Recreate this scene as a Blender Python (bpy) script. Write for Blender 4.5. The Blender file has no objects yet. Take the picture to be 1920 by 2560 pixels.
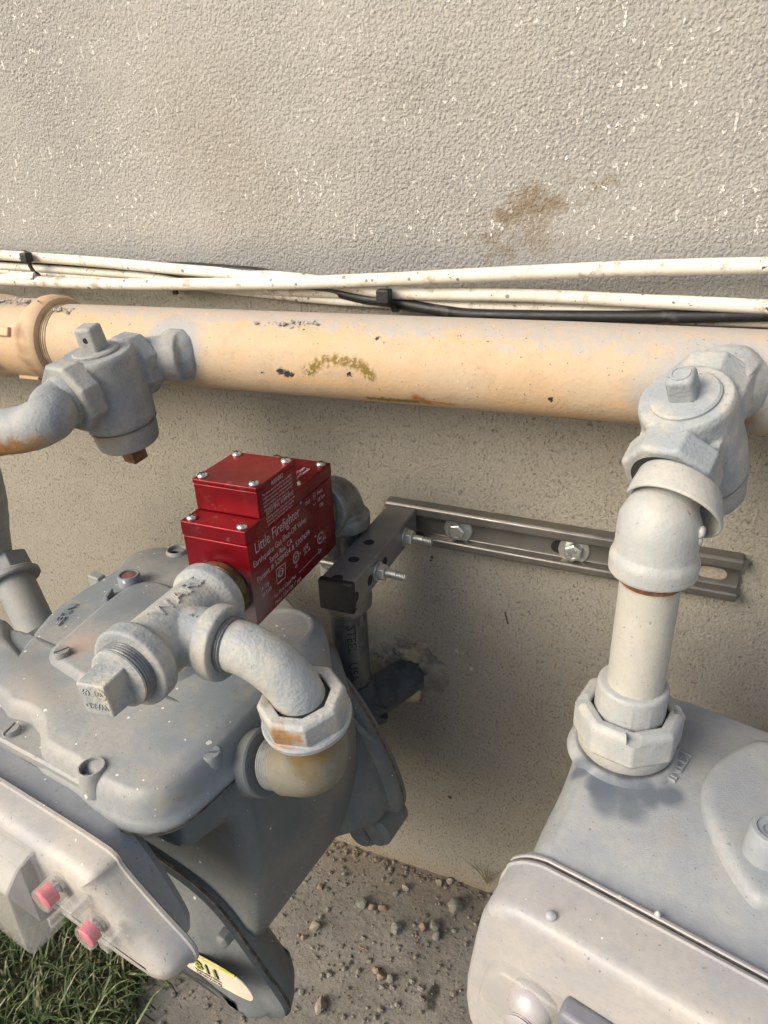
import bpy, bmesh, math, random
from mathutils import Vector, Matrix
R_ = math.radians
random.seed(7)
sc = bpy.context.scene
col = sc.collection

# ------------------------------------------------------------------ camera, sky, sun, exposure
CAM = Vector((0, -.523, .747))
YAW, PITCH, ROLL = R_(23.987), R_(26.334), R_(-2.447)
FPX = 1776.0                                    # focal length in pixels of the 1920x2560 photograph
f_ = Vector((-math.sin(YAW)*math.cos(PITCH), math.cos(YAW)*math.cos(PITCH), -math.sin(PITCH)))
r0 = Vector((math.cos(YAW), math.sin(YAW), 0)); u0 = r0.cross(f_)
r_ = r0*math.cos(ROLL)+u0*math.sin(ROLL); u_ = -r0*math.sin(ROLL)+u0*math.cos(ROLL)
cd = bpy.data.cameras.new('camera'); cam = bpy.data.objects.new('camera', cd); col.objects.link(cam)
cam.matrix_world = Matrix(((r_.x, u_.x, -f_.x, CAM.x), (r_.y, u_.y, -f_.y, CAM.y), (r_.z, u_.z, -f_.z, CAM.z), (0, 0, 0, 1)))
cd.sensor_fit = 'VERTICAL'; cd.sensor_height = 36; cd.lens = FPX/2560*36
cd.clip_start = .01; cd.clip_end = 3000
sc.camera = cam
SUN_EL, SUN_AZ = R_(33), R_(218)                # sun azimuth from +y clockwise: behind and left of the camera
w = bpy.data.worlds.new('World'); sc.world = w; w.use_nodes = True
nt = w.node_tree; bg = nt.nodes['Background']
sky = nt.nodes.new('ShaderNodeTexSky'); sky.sky_type = 'NISHITA'; sky.sun_disc = False
sky.sun_elevation = SUN_EL; sky.sun_rotation = SUN_AZ; sky.dust_density = 3.5; sky.ozone_density = 0.0
nt.links.new(sky.outputs[0], bg.inputs[0]); bg.inputs[1].default_value = .15
sd = bpy.data.lights.new('sun', 'SUN'); sd.energy = 2.0; sd.angle = R_(38); sd.color = (1, .925, .79)
sun = bpy.data.objects.new('sun', sd); col.objects.link(sun)
sdir = Vector((math.sin(SUN_AZ)*math.cos(SUN_EL), math.cos(SUN_AZ)*math.cos(SUN_EL), math.sin(SUN_EL)))
sun.rotation_euler = sdir.to_track_quat('Z', 'Y').to_euler(); sun.location = (0, -2, 3)
vs = sc.view_settings; vs.view_transform = 'Standard'; vs.look = 'None'; vs.exposure = .35; vs.gamma = 1
sc.display_settings.display_device = 'sRGB'
sc.cycles.max_bounces = 8; sc.cycles.diffuse_bounces = 3; sc.cycles.glossy_bounces = 3; sc.cycles.transmission_bounces = 8; sc.cycles.adaptive_threshold = .025; sc.cycles.caustics_refractive = False; sc.cycles.caustics_reflective = False

# ------------------------------------------------------------------ measuring helpers (turn a photo point into a real place on a known plane)
V = 1920/1659
def ray(q):
    x, y = q[0]*V, q[1]*V
    return r_*((x-960)/FPX) - u_*((y-1280)/FPX) + f_
class Frame:
    def __init__(s, o, th): s.o = Vector(o); s.th = R_(th); s.M = Matrix.Rotation(s.th, 3, 'Z')   # local = M*(world-o)
    def l(s, p): return s.M @ (p-s.o)
    def w(s, p): return s.M.inverted() @ Vector(p) + s.o
W0 = Frame((0, 0, 0), 0); FL = Frame((-.3, -.25, 0), 8); FR = Frame((0, -.17, 0), 13.5)
def P(q, k, v, fr=W0):
    c = fr.l(CAM); d = fr.M @ ray(q)
    return c + d*((v-c[k])/d[k])
z1 = lambda x, y: ((x*640/1659)/V, (580+y*640/1659)/V)
z2 = lambda x, y: ((440+x*560/1659)/V, (1080+y*560/1659)/V)
z3 = lambda x, y: ((760+x*560/1659)/V, (1140+y*560/1659)/V)
z4 = lambda x, y: ((1380+x*540/1659)/V, (860+y*540/1659)/V)
z5 = lambda x, y: ((x*560/1659)/V, (1340+y*560/1659)/V)
z6 = lambda x, y: ((180+x*740/1659)/V, (1380+y*740/1659)/V)
zb = lambda x, y: ((x*760/1659)/V, (1850+y*760/1659)/V)
zr = lambda x, y: ((1120+x*800/1659)/V, (2080+y*800/1659)/V)
zn = lambda x, y: ((1280+x*640/1659)/V, (1640+y*640/1659)/V)
zg = lambda x, y: ((680+x*620/1659)/V, (1940+y*620/1659)/V)

# ------------------------------------------------------------------ materials
class NT:
    def __init__(s, name):
        s.m = bpy.data.materials.new(name); s.m.use_nodes = True; s.t = s.m.node_tree
        s.b = s.t.nodes['Principled BSDF']; s.tc = s.n('ShaderNodeTexCoord')
        s.co = s.tc.outputs['Object']; s.cache = {}
    def n(s, ty, **k):
        x = s.t.nodes.new(ty)
        for a, v in k.items(): setattr(x, a, v)
        return x
    def put(s, sock, v):
        if hasattr(v, 'is_linked') or isinstance(v, bpy.types.NodeSocket): s.t.links.new(v, sock)
        else:
            if isinstance(v, (tuple, list)) and len(v) == 3 and sock.type == 'RGBA': v = (*v, 1)
            sock.default_value = v
    def math(s, op, a, b=0, c=None, clamp=False):
        x = s.n('ShaderNodeMath', operation=op, use_clamp=clamp); s.put(x.inputs[0], a); s.put(x.inputs[1], b)
        if c is not None: s.put(x.inputs[2], c)
        return x.outputs[0]
    def vm(s, op, a, b):
        x = s.n('ShaderNodeVectorMath', operation=op); s.put(x.inputs[0], a); s.put(x.inputs[1], b)
        return x.outputs['Value'] if op in ('DISTANCE', 'LENGTH', 'DOT_PRODUCT') else x.outputs[0]
    def noise(s, scale, detail=3, rough=.55, co=None, dist=0):
        key = ('n', scale, detail, rough, dist)
        if co is None and key in s.cache: return s.cache[key]
        x = s.n('ShaderNodeTexNoise'); s.put(x.inputs['Vector'], co or s.co)
        if co is None: s.cache[key] = x.outputs['Fac']
        detail = min(detail, 4); x.inputs['Scale'].default_value = scale; x.inputs['Detail'].default_value = detail
        x.inputs['Roughness'].default_value = rough; x.inputs['Distortion'].default_value = dist
        return x.outputs['Fac']
    def noisec(s, scale, detail=2):
        x = s.n('ShaderNodeTexNoise'); s.put(x.inputs['Vector'], s.co); x.inputs['Scale'].default_value = scale; x.inputs['Detail'].default_value = detail
        return x.outputs['Color']
    def vor(s, scale, co=None, feature='F1', rnd=1, smooth=None):
        x = s.n('ShaderNodeTexVoronoi', feature=feature); s.put(x.inputs['Vector'], co or s.co)
        x.inputs['Scale'].default_value = scale; x.inputs['Randomness'].default_value = rnd
        if smooth is not None and feature == 'SMOOTH_F1': x.inputs['Smoothness'].default_value = smooth
        return x.outputs['Distance'], x.outputs.get('Color')
    def mr(s, v, a, b, c=0., d=1., smooth=True):
        x = s.n('ShaderNodeMapRange', interpolation_type='SMOOTHSTEP' if smooth else 'LINEAR'); s.put(x.inputs[0], v)
        for i, q in zip((1, 2, 3, 4), (a, b, c, d)): s.put(x.inputs[i], q)
        return x.outputs[0]
    def mix(s, f, a, b):
        x = s.n('ShaderNodeMix', data_type='RGBA'); s.put(x.inputs[0], f); s.put(x.inputs[6], a); s.put(x.inputs[7], b)
        return x.outputs[2]
    def bump(s, h, dist=.001, strength=1, nrm=None):
        x = s.n('ShaderNodeBump'); s.put(x.inputs['Height'], h); x.inputs['Distance'].default_value = dist; x.inputs['Strength'].default_value = strength
        if nrm is not None: s.put(x.inputs['Normal'], nrm)
        return x.outputs[0]
    def sep(s, co=None):
        x = s.n('ShaderNodeSeparateXYZ'); s.put(x.inputs[0], co or s.co); return x.outputs
    def jit(s, amp, scale):
        key = 'c%d' % min((60, 120, 300), key=lambda q: abs(q-scale))
        if key not in s.cache: s.cache[key] = s.vm('SUBTRACT', s.noisec(int(key[1:])), (.5, .5, .5))
        c = s.cache[key]; x = s.n('ShaderNodeVectorMath', operation='SCALE'); s.put(x.inputs[0], c); x.inputs['Scale'].default_value = amp
        return s.vm('ADD', s.co, x.outputs[0])
    def spot(s, c, r, soft=.3, co=None):
        return s.mr(s.vm('DISTANCE', co or s.co, tuple(c)), r*(1-soft), r*(1+soft), 1, 0)
    def seg(s, a, b, r, soft=.5, co=None):           # distance to a short line, for streaks and seams
        a = Vector(a); b = Vector(b); n = max(2, int((b-a).length/(r*1.1))+1); f = None
        for i in range(n):
            g = s.spot(a.lerp(b, i/(n-1)), r, soft, co); f = g if f is None else s.math('MAXIMUM', f, g)
        return f
    def drops(s, scale, r, keep, co=None):          # round paint drops
        d, c = s.vor(scale, co); cs = s.n('ShaderNodeSeparateColor'); s.put(cs.inputs[0], c)
        rr = s.math('MULTIPLY', cs.outputs[1], r)
        hit = s.mr(s.math('SUBTRACT', d, rr), -.02, .02, 1, 0)
        return s.math('MULTIPLY', hit, s.math('LESS_THAN', cs.outputs[0], keep))
    def out(s, color, rough=.6, metal=0, nrm=None, spec=None):
        s.put(s.b.inputs['Base Color'], color); s.put(s.b.inputs['Roughness'], rough); s.put(s.b.inputs['Metallic'], metal)
        if nrm is not None: s.put(s.b.inputs['Normal'], nrm)
        if spec is not None: s.put(s.b.inputs['Specular IOR Level'], spec)
        return s.m

def m_paint(name, a, b, rough=.6, big=14, dots=(230, .13, .2), grain=900, gdist=.00015, lump=90, ldist=.0004, spots=(), jit=(.006, 120), dust=None, rust=.35):
    s = NT(name)
    f = s.mr(s.noise(big, 4, .6), .38, .64)
    c = s.mix(f, a, b)
    fine = s.noise(260, 5, .7)
    c = s.mix(s.mr(fine, .35, .7, 0, .35), c, tuple(x*.8 for x in a))
    if dust: c = s.mix(s.mr(s.noise(38, 5, .65), .5, .72, 0, .6), c, dust)
    c = s.mix(s.math('MULTIPLY', s.mr(s.noise(420, 2, .5), .68, .74), .7), c, tuple(x*.45 for x in a))   # dark specks
    if rust: c = s.mix(s.math('MULTIPLY', s.mr(s.noise(75, 4, .7), .66, .74), rust), c, (.24, .13, .06)); c = s.mix(s.math('MULTIPLY', s.mr(s.noise(28, 4, .6), .6, .72), rust*.6), c, (.36, .30, .22))
    J = s.jit(*jit) if spots else None
    for (kind, *g) in spots:
        if kind == 's': ctr, r, soft, cc, k = g; ff = s.spot(ctr, r, soft, J)
        else: p0, p1, r, soft, cc, k = g; ff = s.seg(p0, p1, r, soft, J)
        c = s.mix(s.math('MULTIPLY', ff, k), c, cc)
    h = s.math('ADD', s.math('MULTIPLY', s.noise(grain, 2, .5), gdist*1000), s.math('MULTIPLY', s.noise(lump, 3, .5), ldist*1000))
    rg = rough
    if dots:
        d = s.drops(dots[0], dots[1], dots[2], s.jit(.0015, 400)); d2 = s.drops(dots[0]*.42, dots[1]*.8, dots[2]*.45, s.jit(.003, 300))
        d = s.math('MAXIMUM', d, d2)
        c = s.mix(s.math('MULTIPLY', d, .8), c, (.78, .76, .70)); h = s.math('ADD', h, s.math('MULTIPLY', d, .3))
    return s.out(c, rg, 0, s.bump(h, .001, .8))

def m_simple(name, c, rough=.5, metal=0, var=.15, scale=60, bump=.0001, bscale=500, dirt=None):
    s = NT(name)
    cc = s.mix(s.mr(s.noise(scale, 4, .6), .35, .65), c, tuple(x*(1-var) for x in c))
    if dirt: cc = s.mix(s.mr(s.noise(scale*.7, 6, .7), .52, .68, 0, dirt[1]), cc, dirt[0])
    rg = s.mr(s.noise(scale*1.7, 3), .3, .7, max(.05, rough-.08), min(1, rough+.1))
    return s.out(cc, rg, metal, s.bump(s.noise(bscale, 3), .001, min(1, bump*1000)))

GREY = (.30, .325, .35); GREYB = (.40, .42, .44); LITE = (.46, .47, .465); TAN = (.47, .40, .31)

def m_wall():
    s = NT('stucco'); x, y, z = s.sep()
    up = s.mr(s.math('ADD', z, s.math('MULTIPLY', s.noise(9, 3), .04)), .655, .70)
    big = s.noise(3.2, 5, .6); mid = s.noise(22, 5, .65)
    cu = s.mix(s.mr(big, .35, .65), (.405, .392, .358), (.345, .34, .318))
    cl = s.mix(s.mr(big, .35, .65), (.375, .35, .29), (.32, .30, .252))
    c = s.mix(up, cl, cu)
    c = s.mix(s.mr(mid, .5, .72, 0, .25), c, (.25, .228, .19)); c = s.mix(s.mr(s.noise(420, 4, .65), .50, .34, 0, .5), c, (.20, .19, .165))  # low grain darkened: shading of small pits put into the colour
    # overspray of cool grey just above and below the cables
    band = s.math('MULTIPLY', s.mr(z, .655, .675), s.mr(s.math('ADD', z, s.math('MULTIPLY', mid, .03)), .69, .722, 1, 0))
    c = s.mix(s.math('MULTIPLY', band, .7), c, (.235, .24, .25))
    J = s.jit(.05, 60)
    J2 = s.jit(.035, 26)
    # brown stains on the upper wall
    for a, b, r, k in ((P(zw(1250, 548)), P(zw(1385, 505)), .0075, .85), (P(zw(1245, 560)), P(zw(1262, 625)), .007, .6), (P(zw(1300, 545)), P(zw(1340, 560)), .010, .45), (P(zw(1180, 575)), P(zw(1175, 600)), .005, .5), (P(zw(1390, 500)), P(zw(1550, 440)), .004, .55), (P(zw(1330, 600)), P(zw(1400, 610)), .008, .3), (P(zw(480, 290)), P(zw(520, 300)), .04, .16), (P(zw(590, 470)), P(zw(640, 490)), .035, .15)):
        c = s.mix(s.math('MULTIPLY', s.seg(a, b, r, .8, J), k), c, (.20, .155, .095))
    # soft shade of meters and pipes painted into the wall colour, and putty smear at the pipe entry
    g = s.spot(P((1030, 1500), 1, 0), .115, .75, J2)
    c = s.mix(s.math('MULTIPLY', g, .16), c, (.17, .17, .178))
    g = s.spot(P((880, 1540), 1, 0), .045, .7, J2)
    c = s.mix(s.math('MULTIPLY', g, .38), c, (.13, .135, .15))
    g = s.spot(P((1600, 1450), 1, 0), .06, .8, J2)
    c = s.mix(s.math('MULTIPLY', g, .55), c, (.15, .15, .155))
    g = s.seg(P(z3(560, 1420), 1, 0), P(z3(900, 1640), 1, 0), .012, .7, J); c = s.mix(s.math('MULTIPLY', g, .6), c, (.45, .40, .34))
    # green-brown marks
    for q, r in ((z3(945, 750), .0016), (z3(940, 775), .0012), (z3(1050, 665), .001), ((972, 1722), .0022), ((933, 1490-290), .0001)):
        c = s.mix(s.spot(P(q, 1, 0), r, .5, s.jit(.003, 500)), c, (.05, .05, .02))
    c = s.mix(s.seg(P(z3(1490, 1160), 1, 0), P(z3(1510, 1240), 1, 0), .0009, .5), c, (.06, .055, .04))
    for q in (z3(1130, 1445), z3(1240, 1575), z3(1040, 1690)):
        c = s.mix(s.spot(P(q, 1, 0), .0022, .6, s.jit(.006, 300)), c, (.5, .45, .33))
    # faint dirt at the foot
    c = s.mix(s.mr(s.math('ADD', z, s.math('MULTIPLY', s.noise(30, 4), .03)), .012, .05, .7, 0), c, (.33, .26, .18))
    # texture heights: a knobbly upper coat, pits in the flatter lower coat
    v1, _ = s.vor(480, s.jit(.003, 330), 'SMOOTH_F1', 1, .6)
    n1 = s.noise(420, 4, .65); n2 = s.noise(520, 2, .5)
    hu = s.math('MULTIPLY', s.math('ADD', s.math('ADD', s.math('MULTIPLY', s.math('SUBTRACT', 1, v1), .95), s.math('MULTIPLY', n1, 1.0)), s.math('MULTIPLY', s.noise(150, 4, .65), .7)), s.mr(s.noise(6, 3), .3, .7, .45, .95))
    st = s.n('ShaderNodeMapping'); st.inputs['Scale'].default_value = (1, 1, .55); s.put(st.inputs[0], s.jit(.003, 260))
    pit = s.math('MULTIPLY', s.mr(s.noise(430, 4, .7, st.outputs[0]), .55, .72), s.mr(s.noise(45, 3), .3, .6, .35, 1))
    hl = s.math('SUBTRACT', s.math('MULTIPLY', n1, 1.35), s.math('MULTIPLY', pit, .75))
    h = s.math('ADD', s.math('MULTIPLY', up, hu), s.math('MULTIPLY', s.math('SUBTRACT', 1, up), hl))
    c = s.mix(s.math('MULTIPLY', s.math('MULTIPLY', pit, s.math('SUBTRACT', 1, up)), .42), c, (.16, .135, .10))
    # white paint flecks and runs, only on the upper coat
    cl1 = s.mr(s.noise(7, 4, .7), .36, .62)
    st2 = s.n('ShaderNodeMapping'); st2.inputs['Scale'].default_value = (1, 1, .20); s.put(st2.inputs[0], s.jit(.005, 180))
    run = s.drops(190, .25, .50, st2.outputs[0])
    st3 = s.n('ShaderNodeMapping'); st3.inputs['Scale'].default_value = (1, 1, .6); s.put(st3.inputs[0], s.jit(.006, 300))
    dot = s.drops(330, .45, .75, st3.outputs[0])
    run = s.math('MULTIPLY', run, s.mr(s.noise(330, 2), .42, .52))
    dot = s.math('MULTIPLY', dot, s.mr(s.noise(380, 2), .44, .52))
    fl = s.math('MULTIPLY', s.math('MULTIPLY', s.math('MAXIMUM', run, dot), s.mr(cl1, 0, 1, .15, 1)), s.mr(z, .685, .70))
    c = s.mix(s.math('MULTIPLY', fl, .85), c, (.86, .84, .78))
    h = s.math('ADD', h, s.math('MULTIPLY', fl, .45))
    return s.out(c, s.mr(up, 0, 1, .85, .62), 0, s.bump(h, .0015, 1), .35)
def zw(x, y): return (x/V, y/V), 1, 0           # a point of the wall in photograph pixels -> arguments for P
_P = P
def P(q, k=None, v=None, fr=W0):
    if k is None: q, k, v = q
    return _P(q, k, v, fr)

# ------------------------------------------------------------------ mesh helpers
def frame_of(d, up=(0, 0, 1)):
    z = Vector(d).normalized(); up = Vector(up)
    if abs(z.dot(up.normalized())) > .99: up = Vector((1, 0, 0))
    x = up.cross(z).normalized(); y = z.cross(x)
    return x, y, z
def ring(bm, c, x, y, r, n, ph=0): return [bm.verts.new(c + x*(math.cos(ph+2*math.pi*i/n)*r) + y*(math.sin(ph+2*math.pi*i/n)*r)) for i in range(n)]
def skin(bm, rings, cap=True, close=True):
    # faces between rings; coincident corners are welded afterwards in finish()
    n = len(rings[0])
    for a, b in zip(rings, rings[1:]):
        for i in range(n if close else n-1):
            j = (i+1) % n; bm.faces.new((a[i], a[j], b[j], b[i]))
    if cap: bm.faces.new(list(reversed(rings[0]))); bm.faces.new(rings[-1])
def lathe(bm, o, d, prof, n=40, up=(0, 0, 1), ph=0, cap=True):
    x, y, z = frame_of(d, up); o = Vector(o)
    skin(bm, [ring(bm, o+z*t, x, y, max(r, 1e-5), n, ph) for t, r in prof], cap)
def tubeline(bm, pts, rad, n=20, cap=True, wob=0):
    pts = [Vector(p) for p in pts]; m = len(pts)
    if not hasattr(rad, '__len__'): rad = [rad]*m
    t0 = (pts[1]-pts[0]).normalized(); x, y, _ = frame_of(t0); rings = []
    for i, p in enumerate(pts):
        t = (pts[min(i+1, m-1)]-pts[max(i-1, 0)]).normalized()
        q = t0.rotation_difference(t); x = q @ x; y = q @ y; t0 = t
        rings.append(ring(bm, p, x, y, rad[i]*(1+random.uniform(-wob, wob)), n))
    skin(bm, rings, cap)
def spline(pts, per=8):
    pts = [Vector(p) for p in pts]; out = []; n = len(pts)
    for i in range(n-1):
        a = pts[max(i-1, 0)]; b = pts[i]; c = pts[i+1]; d = pts[min(i+2, n-1)]
        for k in range(per):
            t = k/per; out.append(.5*((2*b)+(c-a)*t+(2*a-5*b+4*c-d)*t*t+(3*b-a-3*c+d)*t**3))
    out.append(pts[-1]); return out
def arc_path(p0, corner, p1, r, n=14):             # straight, rounded corner, straight
    p0, c, p1 = Vector(p0), Vector(corner), Vector(p1)
    a = (p0-c).normalized(); b = (p1-c).normalized(); ang = a.angle(b); t = r/math.tan(ang/2)
    s, e = c+a*t, c+b*t; mid = c+(a+b).normalized()*(r/math.sin(ang/2)); out = [p0]
    va, vb = s-mid, e-mid; th = va.angle(vb)
    for i in range(n+1):
        k = i/n; out.append(mid+(va*math.sin((1-k)*th)+vb*math.sin(k*th))/math.sin(th))
    out.append(p1); return out
def box(bm, lo, hi, mp=lambda p: p):
    v = [bm.verts.new(mp(Vector((x, y, z)))) for z in (lo[2], hi[2]) for y in (lo[1], hi[1]) for x in (lo[0], hi[0])]
    for f in ((0, 2, 3, 1), (4, 5, 7, 6), (0, 1, 5, 4), (2, 6, 7, 3), (0, 4, 6, 2), (1, 3, 7, 5)): bm.faces.new([v[i] for i in f])
def chaikin(p, k=2):
    for _ in range(k):
        q = []
        for i in range(len(p)):
            a, b = p[i], p[(i+1) % len(p)]
            q += [(a[0]*.75+b[0]*.25, a[1]*.75+b[1]*.25), (a[0]*.25+b[0]*.75, a[1]*.25+b[1]*.75)]
        p = q
    return p
def area(p): return sum(p[i][0]*p[(i+1) % len(p)][1]-p[(i+1) % len(p)][0]*p[i][1] for i in range(len(p)))/2
def inset(p, d):
    n = len(p); out = []
    for i in range(n):
        a, b, c = Vector(p[i-1]), Vector(p[i]), Vector(p[(i+1) % n])
        e1 = (b-a).normalized(); e2 = (c-b).normalized(); nn = Vector((-(e1+e2).y, (e1+e2).x))
        nn = nn.normalized() if nn.length > 1e-9 else Vector((-e1.y, e1.x))
        k = max(.45, nn.dot(Vector((-e1.y, e1.x))))
        out.append((b.x+nn.x*d/k, b.y+nn.y*d/k))
    for _ in range(60):                            # where tight corners fold over, pull the folded run together
        bad = False
        for i in range(n):
            j = (i+1) % n; o = Vector(p[j])-Vector(p[i]); q = Vector(out[j])-Vector(out[i])
            if o.dot(q) < -1e-12:
                m_ = ((out[i][0]+out[j][0])/2, (out[i][1]+out[j][1])/2); out[i] = m_; out[j] = m_; bad = True
        if not bad: break
    return out
def loft(bm, outline, rings, mp, cap=True):        # rings: (inset, height); mp(u, v, h) -> point
    if area(outline) < 0: outline = outline[::-1]
    rr = []
    for d, h in rings:
        q = inset(outline, d) if d else outline
        rr.append([bm.verts.new(mp(a, b, h)) for a, b in q])
    skin(bm, rr, cap)
def ball(bm, c, r, sub=2, sc_=(1, 1, 1), rough=0):
    M = Matrix.Translation(c) @ Matrix.Diagonal((*sc_, 1))
    g = bmesh.ops.create_icosphere(bm, subdivisions=sub, radius=r, matrix=M)
    if rough:
        for v in g['verts']: v.co += (v.co-Vector(c))*random.uniform(-rough, rough)
def text_geo(s, size, ext=.0002, align='LEFT', space=1.0, shear=0, off=0):
    cu = bpy.data.curves.new('t', 'FONT'); cu.body = s; cu.size = size; cu.extrude = ext; cu.align_x = align; cu.space_line = space; cu.resolution_u = 2; cu.shear = shear; cu.offset = off
    o = bpy.data.objects.new('t', cu); col.objects.link(o); bpy.context.view_layer.update()
    dg = bpy.context.evaluated_depsgraph_get(); me = o.evaluated_get(dg).to_mesh()
    vs_ = [v.co.copy() for v in me.vertices]; fs = [tuple(p.vertices) for p in me.polygons]
    o.evaluated_get(dg).to_mesh_clear(); bpy.data.objects.remove(o); bpy.data.curves.remove(cu)
    return vs_, fs
def add_text(bm, s, size, mp, ext=.0002, align='LEFT', space=1.0, sx=1, shear=0):
    v, f = text_geo(s, size, ext, align, space, shear); vv = [bm.verts.new(mp(Vector((p.x*sx, p.y, p.z)))) for p in v]
    for q in f:
        try: bm.faces.new([vv[i] for i in q])
        except ValueError: pass
def plane_map(o, ux, uy):
    ux = Vector(ux).normalized(); uy = Vector(uy); uy = (uy-ux*uy.dot(ux)).normalized(); uz = ux.cross(uy); o = Vector(o)
    return lambda p: o+ux*p.x+uy*p.y+uz*p.z
def new(): return bmesh.new()
def thing(name, label, cat, loc=(0, 0, 0), th=0, group=None):
    o = bpy.data.objects.new(name, None); col.objects.link(o); o.location = loc; o.rotation_euler = (0, 0, -R_(th)); o.empty_display_size = .02
    o['label'] = label; o['category'] = cat
    if group: o['group'] = group
    o['w'] = 0 if th else 1
    return o
def finish(bm, ang=35):
    bmesh.ops.remove_doubles(bm, verts=bm.verts, dist=2e-6)
    bmesh.ops.recalc_face_normals(bm, faces=bm.faces)
    for f in bm.faces: f.smooth = True
    a = R_(ang)
    for e in bm.edges:
        if len(e.link_faces) == 2: e.smooth = e.calc_face_angle(0) < a
def obj(name, bm, mat, parent=None, bevel=0, seg=3, remesh=0, smooth=6, label=None, ang=35, sub=0):
    if not remesh: finish(bm, ang)
    else: bmesh.ops.recalc_face_normals(bm, faces=bm.faces)
    me = bpy.data.meshes.new(name); bm.to_mesh(me); bm.free(); me.materials.append(mat)
    o = bpy.data.objects.new(name, me); col.objects.link(o)
    if parent:
        o.parent = parent
        if parent.type == 'EMPTY' and parent.get('w'): o.matrix_parent_inverse = Matrix.Translation(-parent.location)
    if remesh:
        m = o.modifiers.new('r', 'REMESH'); m.mode = 'VOXEL'; m.voxel_size = remesh; m.use_smooth_shade = True
        m = o.modifiers.new('s', 'SMOOTH'); m.factor = .5; m.iterations = smooth
    if bevel:
        m = o.modifiers.new('b', 'BEVEL'); m.width = bevel; m.segments = seg; m.limit_method = 'ANGLE'; m.angle_limit = R_(32); m.harden_normals = False
    if sub: m = o.modifiers.new('u', 'SUBSURF'); m.levels = m.render_levels = sub
    if label: o['label'] = label
    return o
def tag(o, label, cat, group=None):
    o['label'] = label; o['category'] = cat
    if group: o['group'] = group
    return o
def structure(o, label=None, kind='structure'):
    o['kind'] = kind
    if label: o['label'] = label
    return o
def clean_top(o): return o

# ------------------------------------------------------------------ wall and ground
bm = new(); box(bm, (-4, 0, -.3), (4, .22, 2.9))
wall = obj('stucco_wall', bm, m_wall())
tag(wall, 'long beige stucco wall flecked with white paint, behind the pipes and meters', 'wall')

def m_ground():
    s = NT('pavement_dirt')
    c = s.mix(s.mr(s.noise(12, 5, .65), .35, .65), (.27, .255, .228), (.20, .19, .17))
    c = s.mix(s.mr(s.noise(60, 6, .7), .45, .7, 0, .7), c, (.225, .20, .165))
    c = s.mix(s.mr(s.noise(260, 3, .6), .58, .70, 0, .8), c, (.055, .05, .045))
    c = s.mix(s.math('MULTIPLY', s.drops(150, .22, .3), .8), c, (.34, .32, .28))
    x, y, z = s.sep()
    e = s.mr(s.math('ADD', y, s.math('MULTIPLY', s.noise(25, 4), .06)), -.035, .01)
    c = s.mix(s.math('MULTIPLY', e, .5), c, (.235, .19, .14))
    for q, r in ((zg(1080, 1450), .0065), (zg(1065, 1520), .0062), (zg(1100, 1420), .005), (zg(1205, 1465), .003), (zg(530, 1250), .003), (zg(545, 1215), .002)):
        c = s.mix(s.math('MULTIPLY', s.spot(P(q, 2, 0), r, .4, s.jit(.008, 200)), .85), c, (.03, .028, .02))
    h = s.math('ADD', s.math('MULTIPLY', s.noise(150, 5, .7), 1.2), s.math('MULTIPLY', s.noise(30, 3), 3))
    return s.out(c, .9, 0, s.bump(h, .0012, 1))
MG = m_ground()
bm = new(); N = 60
g = [[bm.verts.new((x, y, random.uniform(-.0012, .0012) if -1 < x < .6 and y > -.9 else 0)) for x in [-900, -60, -8, -3]+[-1.6+i*.04 for i in range(N)]+[1.2, 4, 30, 900]] for y in [.1, .02, 0]+[-.03*i for i in range(1, 32)]+[-1.4, -3, -9, -60, -900]]
for a, b in zip(g, g[1:]):
    for i in range(len(a)-1): bm.faces.new((a[i], b[i], b[i+1], a[i+1]))
structure(obj('pavement', bm, MG, ang=80), 'dirty grey concrete strip strewn with grit at the foot of the wall')

# crumbly seam where wall meets ground
bm = new()
for i in range(420):
    x = random.uniform(-.62, .3); t = abs(random.gauss(0, 1))
    r = random.uniform(.0008, .003)
    ball(bm, (x, -.002-.006*t-random.uniform(0, .004), r*.4), r, 1, (1.3, 1, .7), .25)
structure(obj('crumbled_mortar', bm, m_simple('crumb', (.25, .205, .15), .95, 0, .45, 120, .001), ang=20), 'crumbled tan mortar along the foot of the wall', 'stuff')

# grit
bm = new()
for i in range(4200):
    x = random.uniform(-.75, .2); y = -abs(random.gauss(0, .22))-.005; r = random.choice((.0006, .0008, .001, .0012, .0016, .0026))*random.uniform(.7, 1.2)
    ball(bm, (x, y, r*.4), r, 1, (random.uniform(.8, 1.4), 1, .7), .2)
structure(obj('grit', bm, m_simple('grit', (.30, .28, .24), .9, 0, .6, 90, .001), ang=20), 'fine grey grit scattered over the concrete', 'stuff')

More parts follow.
